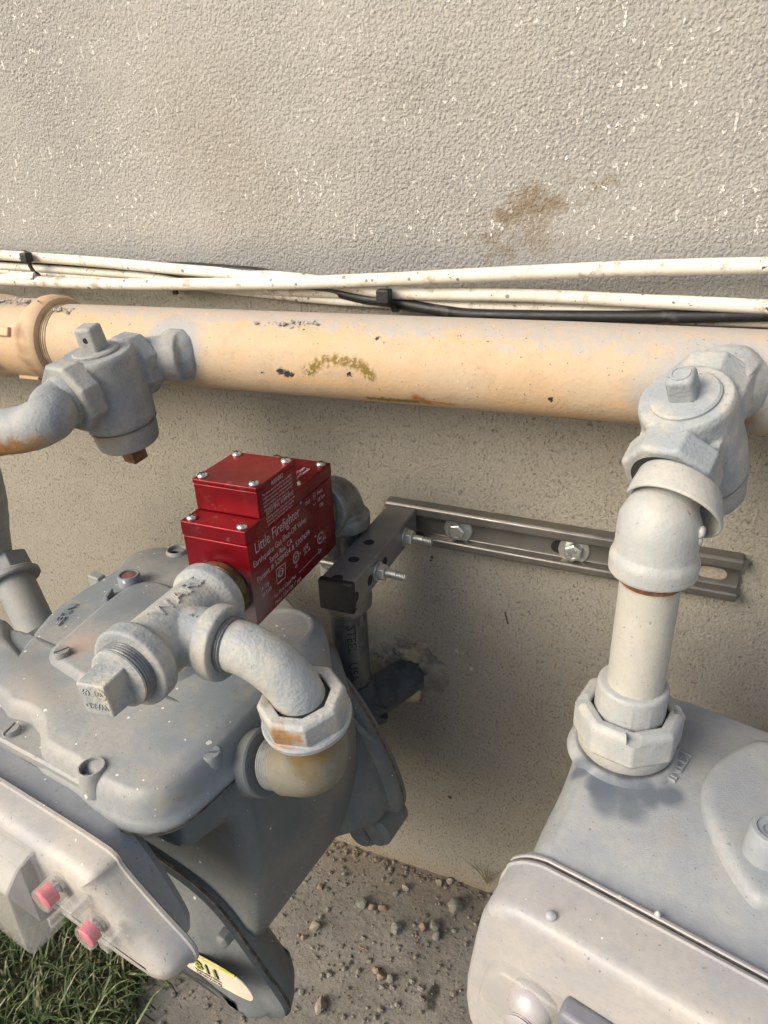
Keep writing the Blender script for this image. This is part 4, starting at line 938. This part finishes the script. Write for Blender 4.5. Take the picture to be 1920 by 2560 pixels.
# sticker on the front pan
yf = -.0425
S = [P(a, 1, yf-.0006, FL) for a in ((404, 2088), (545, 2168), (572, 2140), (418, 2064))]
ux = (S[1]-S[0]).normalized(); uz = Vector((0, 0, 1)); uz = (uz-ux*uz.dot(ux)).normalized(); W_ = (S[1]-S[0]).length*1.06; H_ = .0235
mpS = lambda a, b, h: S[0]+ux*a+uz*b+Vector((0, -1, 0))*h
bm = new(); loft(bm, chaikin([(0, .002), (.004, 0), (W_-.008, 0), (W_, .006), (W_, H_*.6), (W_-.01, H_), (.004, H_), (0, H_-.003)], 2), [(0, -.0004), (0, .0003)], mpS); stk = obj('sticker', bm, m_simple('sticker_white', (.70, .64, .52), .5, 0, .15, 60), gm, label='cream sticker with a yellow edge and a bold number')
bm = new(); box(bm, (.004, H_-.0022, 0), (W_-.012, H_-.0004, .0006), lambda p: mpS(p.x, p.y, p.z)); obj('yellow_edge', bm, m_simple('sticker_yellow', (.70, .60, .03), .5), stk)
bm = new(); add_text(bm, '811', .0135, lambda p: mpS(.0135+p.x, .0085+p.y, .0007+p.z), .0002, sx=1.3); obj('sticker_number', bm, m_simple('ink', (.02, .03, .02), .5), stk)
bm = new(); add_text(bm, '811', .0112, lambda p: mpS(.0146+p.x, .0093+p.y, .0012+p.z), .0001, sx=1.36); obj('number_fill', bm, m_simple('ink_lime', (.34, .42, .04), .5), stk)
bm = new(); add_text(bm, "Know what's below.\nCall before you dig.", .0032, lambda p: mpS(.012+p.x, .0052+p.y, .0007+p.z), .0001); obj('sticker_text', bm, m_simple('ink2', (.03, .03, .03), .5), stk)
bm = new(); c = P(zb(1215, 1095), 1, -.040, FL); lathe(bm, (c.x, -.034, c.z), (0, -1, 0), [(0, .0062), (.007, .0058), (.009, .003)], 6); obj('pan_bolt', bm, MBL, gm, bevel=.0008)

# ------------------------------------------------------------------ right gas meter
ZR = .421; DZ = .0255
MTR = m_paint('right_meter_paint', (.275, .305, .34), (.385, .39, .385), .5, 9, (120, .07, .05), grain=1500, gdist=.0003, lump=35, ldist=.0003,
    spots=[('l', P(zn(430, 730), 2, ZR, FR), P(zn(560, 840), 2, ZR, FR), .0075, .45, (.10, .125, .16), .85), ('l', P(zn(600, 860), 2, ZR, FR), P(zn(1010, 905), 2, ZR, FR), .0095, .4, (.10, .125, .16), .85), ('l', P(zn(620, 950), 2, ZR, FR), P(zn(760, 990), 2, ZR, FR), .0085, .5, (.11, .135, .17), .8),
           ('s', P(zn(190, 1280), 2, ZR, FR), .010, .8, (.24, .26, .30), .6), ('l', P(zr(560, 220), 2, ZR, FR), P(zr(1600, 700), 2, ZR, FR), .010, .95, (.15, .175, .215), .6)], jit=(.010, 70))  # long dark band beside the index: overspray plus contact shade painted in
IR = m_paint('right_index_paint', (.34, .345, .375), (.45, .43, .40), .42, 11, (130, .12, .22), grain=1500, gdist=.00012, lump=30, ldist=.0003,
    spots=[('s', P(zr(540, 415), 2, .395, FR), .0058, .2, (.50, .53, .57), .6)], jit=(.002, 200))
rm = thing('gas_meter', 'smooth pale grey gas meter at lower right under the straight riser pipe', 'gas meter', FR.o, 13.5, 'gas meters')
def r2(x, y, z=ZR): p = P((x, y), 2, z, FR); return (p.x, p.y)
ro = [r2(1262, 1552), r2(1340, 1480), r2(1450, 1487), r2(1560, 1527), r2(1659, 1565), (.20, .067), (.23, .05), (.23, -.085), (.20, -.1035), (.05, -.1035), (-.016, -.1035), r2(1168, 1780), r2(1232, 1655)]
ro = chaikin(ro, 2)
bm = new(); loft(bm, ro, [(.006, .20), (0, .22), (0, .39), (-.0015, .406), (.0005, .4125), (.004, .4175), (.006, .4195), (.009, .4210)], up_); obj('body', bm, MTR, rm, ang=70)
co_ = chaikin([r2(1520, 1700, .429), r2(1528, 1672, .429), r2(1555, 1638, .429), r2(1600, 1608, .429), r2(1659, 1588, .429), (.16, .045), (.175, -.02), (.16, -.065), r2(1720, 1955, .429), r2(1665, 1945, .429), r2(1632, 1935, .429), r2(1600, 1893, .429), r2(1560, 1825, .429), r2(1525, 1745, .429)], 2)
bm = new(); loft(bm, co_, [(-.001, .420), (-.0012, .425), (.0, .4278), (.003, .4292), (.006, .4296)], up_); obj('top_plate', bm, MTR, rm, ang=70)
c = P(zn(1690, 1120), 2, .4475, FR); bm = new()
lathe(bm, (c.x, c.y, .428), (0, 0, 1), [(0, .0125), (.001, .0108), (.018, .0100), (.0195, .0092), (.0198, .0072), (.0188, .0070), (.0186, .0040), (.0176, .0038), (.0174, 0)], 40); obj('round_knob', bm, MTR, rm)
bm = new(); a = P(zn(1050, 830), 2, ZR, FR); b = P(zn(1170, 650), 2, ZR, FR)
v_, f__ = text_geo('INLET', .0125, .0007); k_ = (b-a).length*1.06/max(p.x for p in v_); mq = plane_map(a+Vector((0, 0, .0009)), b-a, Vector((-.9, .3, 0))); vv = [bm.verts.new(mq(Vector((p.x*k_, p.y, p.z)))) for p in v_]
for q in f__: bm.faces.new([vv[i] for i in q])
obj('raised_letters', bm, MTR, rm)
NB = FR.l(P((1350, 1662), 2, ZR, W0)); nbw = P((1350, 1640), 2, ZR, W0)
# nut axis position: straight under the riser
RX, RY = -.002, -.172
rise = lambda q, z: None
nb = FR.l(Vector((RX-.001, RY, ZR)))
bm = new(); lathe(bm, (nb.x, nb.y, ZR-.003), (0, 0, 1), [(0, .0335), (.003, .0325), (.0042, .0310), (.0055, .0300), (.0060, .0280), (.0050, .0265)], 56); obj('inlet_boss', bm, MTR, rm, ang=60)
bm = new(); lathe(bm, (nb.x, nb.y, ZR), (0, 0, 1), [(0, .0245), (.0180, .0240)], 48); obj('inlet_neck', bm, m_simple('neck_brown', (.22, .185, .15), .7, 0, .4, 90, .0006), rm)
# index box of the right meter
yt = -.1055
D_ = -.030
tp_ = [P(zr(*a), 1, yt+D_*k, FR) for a, k in (((440, 140), 0), ((380, 128), 0), ((320, 165), .1), ((235, 290), .55), ((178, 395), .95))]
fr_ = P(zr(700, 640), 2, tp_[0].z-.004, FR).y
xl = tp_[4].x
rh = [(.25, tp_[0].z+.001), (tp_[0].x+.012, tp_[0].z+.001), (tp_[1].x+.004, tp_[1].z), (tp_[2].x, tp_[2].z-.002), (tp_[3].x, tp_[3].z), (tp_[4].x, tp_[4].z), (tp_[4].x-.004, tp_[4].z-.010), (tp_[4].x-.014, tp_[4].z-.10), (tp_[4].x+.01, tp_[4].z-.13), (.25, tp_[4].z-.13)]
rio = chaikin(rh, 2)
D_ = -.030
fy2 = lambda a, b, h: Vector((a, h, b))
bm = new(); loft(bm, rio, [(.004, yt+.012), (.0015, yt+.002), (-.0006, yt+.001), (-.0008, yt-.0008), (.0006, yt-.0012), (.0008, yt-.006), (.0012, yt+D_+.006), (.0020, yt+D_+.003), (.0038, yt+D_+.0010), (.0065, yt+D_), (.010, yt+D_-.0004)], fy2); obj('index_cover', bm, IR, rm, ang=60)
bm = new(); loft(bm, rio, [(.0002, yt+.0020), (.0002, yt+.0034)], fy2); obj('cover_gasket', bm, SEAM, rm)
bm = new(); loft(bm, rio, [(.0, yt+.0030), (-.0006, yt+.0036), (-.0004, yt+.0050), (.001, yt+.006)], fy2); obj('index_flange', bm, IR, rm)
# clear window on its face
yq = yt+D_-.001
wq = [P(zr(*a), 1, yq, FR) for a in ((150, 990), (190, 690), (260, 655), (410, 700), (940, 985))]
zz0 = wq[2].z
WC = chaikin([(wq[1].x-.004, zz0-.06), (wq[1].x, wq[1].z), (wq[2].x, zz0), (wq[3].x, zz0+.0005), (.22, zz0+.0005), (.22, zz0-.06)], 2)
bm = new(); loft(bm, WC, [(0, yq+.001), (.0006, yq-.0030), (.0016, yq-.0048), (.003, yq-.0056), (.0045, yq-.006)], fy2); obj('index_window', bm, CL, rm, ang=60)
k = P(zr(430, 900), 1, yq-.004, FR); bm = new(); ball(bm, (k.x, yq-.003, k.z), .0125, 3, (1, .9, 1)); 
for i in range(3): lathe(bm, (k.x, yq-.012-i*.0012, k.z-.004), (0, -1, 0), [(0, .0082), (.0005, .0088), (.001, .0082)], 24)
obj('window_knob', bm, m_simple('knob_plastic', (.44, .42, .43), .3, .1, .1, 60), rm, ang=60)
k = P(zr(1290, 990), 1, yq, FR); bm = new(); k2 = P(zr(720, 960), 1, yq-.004, FR)
box(bm, (k2.x-.012, yq-.0105, k2.z-.03), (k2.x+.08, yq+.001, k2.z+.001)); obj('index_register', bm, m_simple('register_r', (.20, .21, .25), .35, 0, .2, 30), rm, bevel=.003)
# paint drips and a clear string on the seam
bm = new(); c = P(zr(535, 425), 2, tp_[0].z+.001, FR); ball(bm, (c.x, c.y, tp_[0].z-.0002), .0028, 2, (1, 1, .6), .06); obj('paint_blob', bm, m_simple('paint_blob', (.42, .46, .50), .4), rm); bm = new(); c = P(zr(1077, 475), 2, ZR-.004, FR); ball(bm, (c.x, c.y, tp_[0].z+.0005), .0016, 2, (1, 1, 2), .05)
obj('paint_blob', bm, m_simple('paint_blob', (.50, .53, .56), .4), rm)
bm = new(); pp = [P(zr(*a), 1, y, FR) for a, y in (((670, 290), -.1055), ((690, 268), -.103), ((740, 285), -.101), ((830, 355), -.1025))]; tubeline(bm, spline(pp, 5), .0003, 6); obj('string', bm, m_simple('string', (.55, .50, .38), .6), rm)

# ------------------------------------------------------------------ right riser: elbow, loose sleeve, pipe, collar, nut
RP = m_paint('riser_paint', (.44, .44, .405), (.49, .475, .425), .55, 20, None, grain=900, gdist=.0003, lump=60, ldist=.0005, dust=(.50, .46, .38),
    spots=[('l', (RX-.016, RY-.003, .5450), (RX+.016, RY-.003, .5450), .0045, .5, (.33, .16, .07), .9), ('l', (RX-.012, RY-.012, .5440), (RX+.012, RY-.012, .5440), .0042, .6, (.30, .13, .05), .95)], jit=(.004, 200))
G3 = m_paint('elbow_paint', (.39, .41, .415), (.50, .485, .44), .5, 34, None, grain=700, gdist=.0003, lump=70, ldist=.0008,
    spots=[('l', P(z4(720, 1200), 1, -.188), P(z4(980, 1290), 1, -.188), .006, .9, (.34, .345, .355), .5), ('l', P(z4(880, 1100), 1, -.185), P(z4(1000, 1500), 1, -.190), .0042, .9, (.36, .365, .37), .5)], jit=(.014, 110))
eb = thing('elbow_fitting', 'pale painted street elbow turning down from the right plug valve onto the riser pipe', 'pipe elbow', (RX, RY, .56))
band = P(z4(830, 1830), 1, RY)
zb_ = .546
sR = LR(.022, 0, 0); cornerR = Vector((RX, RY, 0)); 
kk = (RY-sR.y)/fxR.y; cr = sR+fxR*kk; cr.x = RX
bm = new(); tubeline(bm, arc_path(sR, Vector((RX, RY+.002, sR.z+fxR.z*kk)), (RX, RY, zb_+.012), .017, 20), [.0172+.0036*min(1, max(0, (i-1)/10)) for i in range(23)], 48)
lathe(bm, (RX, RY, zb_), (0, 0, 1), [(0, .0215), (.001, .0226), (.009, .0228), (.0115, .0220), (.014, .0204)], 48)
obj('elbow', bm, G3, eb, remesh=.0009, smooth=5)
bm = new(); lathe(bm, (RX, RY, zb_+.002), (0, 0, -1), [(0, .0185), (.004, .0176), (.0075, .0163)], 40); obj('thread_ring', bm, m_simple('ring_rust', (.25, .12, .05), .85, 0, .5, 150, .0005), eb)
bm = new()
for q, r in ((z4(1205, 1450), .0030), (z4(1215, 1520), .0022)):
    c = P(q, 1, RY-.004); ball(bm, (RX+.0198, RY-.004, c.z), r, 2, (.8, 1.2, 1.2), .12)
obj('cast_lump', bm, G3, eb, ang=70)
# loose sheet sleeve round the elbow neck
slv = thing('sleeve_ring', 'loose pale plastic ring hanging round the elbow neck below the right valve', 'sleeve', (RX, RY, .59))
sc_ = P(z4(950, 1190), 1, -.163); ad = (P(z4(1010, 950), 1, -.143)-P(z4(930, 1250), 1, -.163)).normalized()
x_, y_, z_ = frame_of(ad, (1, 0, 0)); bm = new(); A_, B_ = [], []
def sl_ring(off, r, thin=0):
    out = []
    for i in range(44):
        a = R_(-122) + R_(300)*i/43
        wob = 1+.04*math.sin(3*a)
        out.append((a, r*wob))
    return out
xr_ = Vector((1, 0, 0)); yr_ = ad.cross(xr_).normalized(); xr_ = yr_.cross(ad).normalized()
prs = []
for off, ro_ in ((-.0095, .0236), (-.008, .0240), (0, .0226), (.0075, .0208), (.0085, .0202)):
    prs.append([sc_+ad*(off+(.0035*math.cos(i/43*math.pi*2)))+xr_*(math.cos(R_(118)-R_(286)*i/43)*ro_)-yr_*(math.sin(R_(118)-R_(286)*i/43)*ro_*-1) for i in range(44)])
gr = [[bm.verts.new(p) for p in ln] for ln in prs]
skin(bm, gr, cap=False, close=False)
so_ = obj('sleeve', bm, G3, slv, ang=60); m = so_.modifiers.new('t', 'SOLIDIFY'); m.thickness = .0011; m.offset = 0
# riser
rz = thing('riser_pipe', 'straight off-white pipe dropping to the right meter with a rust ring at its top', 'pipe', (RX, RY, .45))
bm = new(); lathe(bm, (RX, RY, .445), (0, 0, 1), [(0, .0158), (zb_-.445+.004, .0158)], 48); obj('pipe', bm, RP, rz)
bm = new(); x0, y0 = RX-.001, RY; lathe(bm, (x0, y0, .4175+DZ), (0, 0, 1), [(0, .0198), (.002, .0200), (.0265, .0200), (.0285, .0192), (.0288, .0160)], 48); lathe(bm, (x0, y0, .4195+DZ), (0, 0, 1), [(0, .0204), (.021, .0203), (.0225, .0195)], 12, ph=.1)
obj('collar', bm, G3, rz, remesh=.0008, smooth=3)
nutr = thing('swivel_nut', 'wide pale grey notched swivel nut joining the riser to the right meter', 'pipe nut', (x0, y0, .412))
bm = new()
lathe(bm, (x0, y0, .4115+DZ), (0, 0, 1), [(-.0045, .0290), (-.0025, .0308), (-.0015, .0314), (.0145, .0314), (.0165, .0300), (.0178, .0275), (.0178, .0225), (.0100, .0222)], 8, ph=R_(10), cap=False)
for i in range(8):
    a = R_(10)+math.pi*i/4
    pass
nu = obj('nut', bm, G3, nutr, bevel=.0014)
bm = new(); 
for i in range(4):
    a = R_(10-90)+math.pi*i/2; d = Vector((math.cos(a), math.sin(a), 0)); n_ = Vector((-d.y, d.x, 0)); c = Vector((x0, y0, .4292+DZ))+d*.0292
    box(bm, (-.0052, -.0040, -.0042), (.0052, .0040, .0042), lambda p: c+d*p.x+n_*p.y+Vector((0, 0, p.z-d.x*0)))
cut = obj('notch_cutter', bm, G3); 
mo_ = nu.modifiers.new('n', 'BOOLEAN'); mo_.object = cut; mo_.operation = 'DIFFERENCE'; mo_.solver = 'EXACT'
dg = bpy.context.evaluated_depsgraph_get(); dg.update()
me2 = bpy.data.meshes.new_from_object(nu.evaluated_get(dg)); nu.modifiers.clear(); bm = bmesh.new(); bm.from_mesh(me2); bmesh.ops.triangulate(bm, faces=bm.faces); finish(bm, 28); bm.to_mesh(me2); bm.free(); nu.data = me2
bpy.data.objects.remove(cut)
bm = new(); lathe(bm, (x0, y0, .4000+DZ), (0, 0, 1), [(0, .0270), (.0015, .0280), (.0085, .0288)], 44); obj('nut_skirt', bm, G3, nutr)
bm = new(); lathe(bm, (x0, y0, .4120+DZ), (0, 0, 1), [(0, .0226), (.0145, .0226), (.0146, .0195)], 40); obj('gasket', bm, DARK, nutr)

# ------------------------------------------------------------------ bracket, steel pipe and wall entry
BR = m_simple('bracket_bronze', (.245, .235, .215), .36, .75, .18, 40, .0001, 600, ((.30, .27, .23), .25))
ARM = m_simple('arm_grey', (.235, .23, .232), .42, .5, .15, 40, .0001, 600, ((.25, .24, .23), .4))
ZN = m_simple('zinc', (.66, .67, .63), .40, .85, .2, 200, .0002)
x0b, x1b = -.226, .0582
bk = thing('wall_bracket', 'bronze channel bolted to the wall with a square arm reaching the steel pipe', 'bracket', (-.21, -.005, .46))
zt0, zt1 = .481, .4755
def chan(p): return Vector((p.x, p.y, p.z+(-.0215*(p.x-x0b)/(x1b-x0b)*.25)))
bm = new()
sec = [(0, .4435), (-.010, .4435), (-.012, .4455), (-.012, .4505), (-.0105, .4520), (-.0045, .4525), (-.0040, .4540), (-.0040, .4690), (-.0045, .4705), (-.0105, .4710), (-.012, .4725), (-.012, .4790), (-.010, .4810), (0, .4812)]
ss = [bm.verts.new(chan(Vector((x0b, y-.0004, z)))) for y, z in sec]; ee = [bm.verts.new(chan(Vector((x1b, y-.0004, z)))) for y, z in sec]; skin(bm, [ss, ee])
ch_ = obj('channel', bm, BR, bk, bevel=.0008)
def sunk_slot(x, z, L_, r, parent, y=-.0044, mat=DARK, col_=None):
    bm = new(); pts = [(x+L_/2+math.cos(a)*r, z+math.sin(a)*r) for a in [math.pi*(-.5+i/10) for i in range(11)]]+[(x-L_/2+math.cos(a)*r, z+math.sin(a)*r) for a in [math.pi*(.5+i/10) for i in range(11)]]
    loft(bm, pts, [(0, y), (0, y-.0003)], lambda a, b, h: chan(Vector((a, h, b)))); return bm
bA = P(z3(1140, 540), 1, -.006); bB = P(z4(170, 1560), 1, -.006); eS = P(z4(1240, 1700), 1, -.004)
zc = .4615
obj('slot', sunk_slot(eS.x, zc+.0008, .011, .0048, bk), m_simple('slot_wall', (.34, .30, .25), .9, 0, .3, 300, .0006), bk, label='open oval slot showing the wall')
obj('slot', sunk_slot(bB.x-.006, zc, .014, .0056, bk), DARK, bk)
for (b_, an) in ((bA, .2), (bB, .5)):
    c = chan(Vector((b_.x, 0, zc)))
    bm = new(); lathe(bm, (c.x, -.0042, c.z), (0, -1, 0), [(0, .0125), (.0012, .0125), (.0018, .0118)], 40)
    ws = obj('washer', bm, ZN, bk)
    bm = new(); lathe(bm, (c.x, -.0058, c.z), (0, -1, 0), [(0, .0078), (.0058, .0078), (.0066, .0066), (.0067, .0045), (.0063, .0040), (.0063, .0)], 6, ph=an); bt_ = obj('hex_bolt', bm, ZN, bk, bevel=.0004)
    bm = new(); add_text(bm, 'HT\n307A', .0040, plane_map((c.x, -.0129, c.z+.0006), (1, 0, 0), (0, 0, 1)), .0002, 'CENTER'); obj('bolt_marks', bm, ZN, bt_)
bm = new(); tx = P(z4(470, 1500), 1, -.0045); mpt = plane_map(chan(Vector((tx.x+.012, -.0047, .4675))), (-1, 0, 0), (0, 0, -1))
add_text(bm, 'ELB3', .0052, mpt, .0002); add_text(bm, 'B', .0052, lambda p: mpt(Vector((p.x+.008, p.y-.0075+.0, p.z))), .0002); add_text(bm, '3E', .0052, lambda p: mpt(Vector((p.x-.001, p.y+.0072, p.z))), .0002)
obj('stamped_marks', bm, m_simple('stamp', (.10, .09, .08), .5, .6), ch_)
# arm
xa, xb, ya, yb, za, zbm = -.2235, -.1965, -.139, -.0125, .4545, .4785
bm = new(); wt = .002
box(bm, (xa, ya, za), (xb, yb, zbm)); arm = obj('arm', bm, ARM, bk, bevel=.0018)
bm = new(); box(bm, (xa-.0004, ya-.0045, za-.0010), (xb+.0004, ya+.0015, zbm+.0006)); obj('end_cap', bm, m_simple('cap_black', (.008, .008, .009), .55, 0, .3, 90, .0004), bk, bevel=.0016)
bm = new()
for q in (z3(483, 640), z3(377, 768), z3(258, 905)):
    c = P(q, 2, zbm); lathe(bm, (xa+(xb-xa)*.47, c.y, zbm-.0006), (0, 0, 1), [(0, .0042), (.0008, .0042)], 28)
for q in (z3(597, 750), z3(487, 893), z3(385, 1030)):
    c = P(q, 0, xb); lathe(bm, (xb-.0006, c.y, za+(zbm-za)*.45), (1, 0, 0), [(0, .0042), (.0008, .0042)], 28)
obj('bolt_hole', bm, DARK, arm)
gu = m_simple('weld_gusset', (.34, .29, .22), .8, 0, .4, 150, .0008)
bm = new(); 
for i in range(60): ball(bm, (random.uniform(-.195, -.165), -.004-random.uniform(0, .004), .4485+random.uniform(-.0035, .0025)), random.uniform(.001, .0028), 1, (1.5, 1, .8), .2)
obj('caulk_smear', bm, gu, bk, ang=60)
# the U-bolt clamps the pipe to the arm: two threaded ends with nuts
SPX, SPY = -.2418, -.066
ub = thing('u_bolt', 'shiny zinc U-bolt clamping the steel pipe to the bracket arm with two nuts', 'U-bolt', (SPX, SPY, .466))
n1_ = P(z3(745, 580), 0, xb); n2_ = P(z3(540, 855), 0, xb)
zu = za+(zbm-za)*.5
yy1, yy2 = SPY+.024, SPY-.0245
yy1, yy2 = n1_.y, n2_.y; ym = (yy1+yy2)/2; hw = abs(yy1-yy2)/2
hw_ = hw; zu1, zu2 = n1_.z-.001, n2_.z-.001; zu = (zu1+zu2)/2
bm = new(); pth = [(xb+.016, yy1, zu)]+[(SPX-.0005*0-math.sin(a)*.021, ym+math.cos(a)*hw_, zu) for a in [math.pi*i/16 for i in range(17)]]+[(xb+.016, yy2, zu)]
tubeline(bm, pth, .0030, 14); ubo = obj('rod', bm, ZN, ub)
for yy in (yy1, yy2):
    bm = new(); prof = [(0, .0024)]
    for i in range(14): prof += [(i*.00125+.0004, .0034), (i*.00125+.0008, .0034), (i*.00125+.00125, .0026)]
    lathe(bm, (xb+.0065, yy, zu), (1, -.0, -.05), prof, 20); obj('thread', bm, ZN, ub, ang=60)
    bm = new(); lathe(bm, (xb+.0016, yy, zu), (1, 0, 0), [(0, .0062), (.0006, .0068), (.0056, .0068), (.0062, .0060)], 6, ph=.3); obj('nut', bm, ZN, ub, bevel=.0004)
    bm = new(); lathe(bm, (xb+.0002, yy, zu), (1, 0, 0), [(0, .0078), (.0014, .0078)], 28); obj('washer', bm, ZN, ub)
# galvanised elbow on the valve outlet
GAL = m_simple('galvanised', (.27, .275, .26), .5, .45, .4, 70, .0008, 260, ((.16, .145, .09), .8))
ge = thing('elbow_fitting', 'dull galvanised elbow behind the red valve turning down to the steel pipe', 'pipe elbow', (SPX, SPY, .5))
bm = new(); EZ = .509
tubeline(bm, arc_path((-.2455, -.0945, EZ), (SPX-.001, SPY+.004, EZ+.002), (SPX, SPY, .492), .0172, 18), .0200, 44)
lathe(bm, (-.2455, -.0965, EZ), (0, 1, 0), [(0, .0225), (.001, .0235), (.010, .0235), (.012, .0215)], 44)
lathe(bm, (SPX, SPY, .4815), (0, 0, 1), [(0, .0225), (.001, .0238), (.0105, .0238), (.0125, .0215)], 44)
obj('elbow', bm, GAL, ge, remesh=.0009, smooth=4)
sp_ = thing('steel_pipe', 'upright galvanised steel pipe beside the bracket arm with dark printed letters', 'pipe', (SPX, SPY, .33))
SPM = NT('steel_pipe_mat'); c_ = SPM.mix(SPM.mr(SPM.noise(30, 5, .7), .4, .65), (.13, .14, .145), (.08, .088, .095)); stq = SPM.n('ShaderNodeMapping'); stq.inputs['Scale'].default_value = (6, 6, 1); SPM.put(stq.inputs[0], SPM.co)
c_ = SPM.mix(SPM.mr(SPM.noise(22, 5, .7, stq.outputs[0]), .52, .68, 0, .7), c_, (.27, .26, .22)); SPM = SPM.out(c_, .42, .35, SPM.bump(SPM.noise(200, 3), .001, .3))
bm = new(); lathe(bm, (SPX, SPY, .300), (0, 0, 1), [(0, .0165), (.185, .0165)], 44); obj('pipe', bm, SPM, sp_)
bm = new(); zc1 = P(z3(345, 1130), 1, SPY-.02).z
lathe(bm, (SPX, SPY, .404), (0, 0, 1), [(0, .0185), (.0015, .0215), (.009, .0222), (.030, .0205), (.045, .0205)], 44); lathe(bm, (SPX, SPY, .400), (0, 0, 1), [(0, .0172), (.004, .0178)], 44); obj('coupling', bm, GAL, sp_)
bm = new(); an0 = R_(-70)
def wrapv(p): 
    a = an0+p.y/.0167; return Vector((SPX+math.cos(a)*(.0167+p.z), SPY+math.sin(a)*(.0167+p.z), .393-p.x))
add_text(bm, 'STEEL   USA', .0115, wrapv, .00015, sx=1.0); obj('printed_letters', bm, m_simple('ink_dark', (.02, .022, .028), .6), sp_)
lw = thing('elbow_fitting', 'tape-wrapped dark blue elbow at the foot of the steel pipe going into the wall', 'pipe elbow', (SPX+.01, SPY, .31))
TP = m_simple('tape_blue', (.062, .078, .092), .55, 0, .35, 50, .0010, 90, ((.11, .12, .13), .6))
wl = P(z3(790, 1640), 1, -.002)
bm = new(); tubeline(bm, arc_path((SPX, SPY, .322), (SPX+.003, SPY, .290), (wl.x, -.001, wl.z+.004), .022, 18), .0190, 36, wob=.03)
ball(bm, (SPX+.006, SPY-.002, .292), .0215, 3, (1, 1, 1.1), .05)
obj('taped_elbow', bm, TP, lw, remesh=.0012, smooth=4)
bm = new()
for zz_ in (.296, .284): lathe(bm, (SPX+.009, SPY+.006, zz_), (.45, .5, .7), [(0, .0205), (.0035, .0214), (.007, .0206)], 36)
obj('tape_edge', bm, TP, lw)
pt = thing('putty_collar', 'messy putty and foam smeared round the pipe where it enters the wall', 'sealant', (wl.x, -.002, wl.z))
PT = m_simple('putty', (.25, .235, .21), .8, 0, .4, 45, .0012, 140, ((.40, .33, .22), .8))
bm = new(); c = Vector((wl.x, -.004, wl.z+.008))
for i in range(150):
    a = random.uniform(0, 6.28); r = random.uniform(.014, .026)+abs(random.gauss(0, .006))
    ball(bm, c+Vector((math.cos(a)*r*1.05, .0035-random.uniform(0, .004)*(r < .024), math.sin(a)*r)), random.uniform(.002, .0055), 2, (1.3, .5, 1.1), .15)
obj('putty', bm, PT, pt, remesh=.0010, smooth=2)
bm = new(); c2 = P(z3(770, 1750), 1, -.014); ball(bm, c2, .0105, 3, (1.3, .8, .9), .08); obj('foam_lump', bm, m_simple('foam', (.50, .42, .24), .8, 0, .3, 60, .0012, 120), pt, ang=70)

for o in list(bpy.data.objects):
    if 'w' in o.keys(): del o['w']
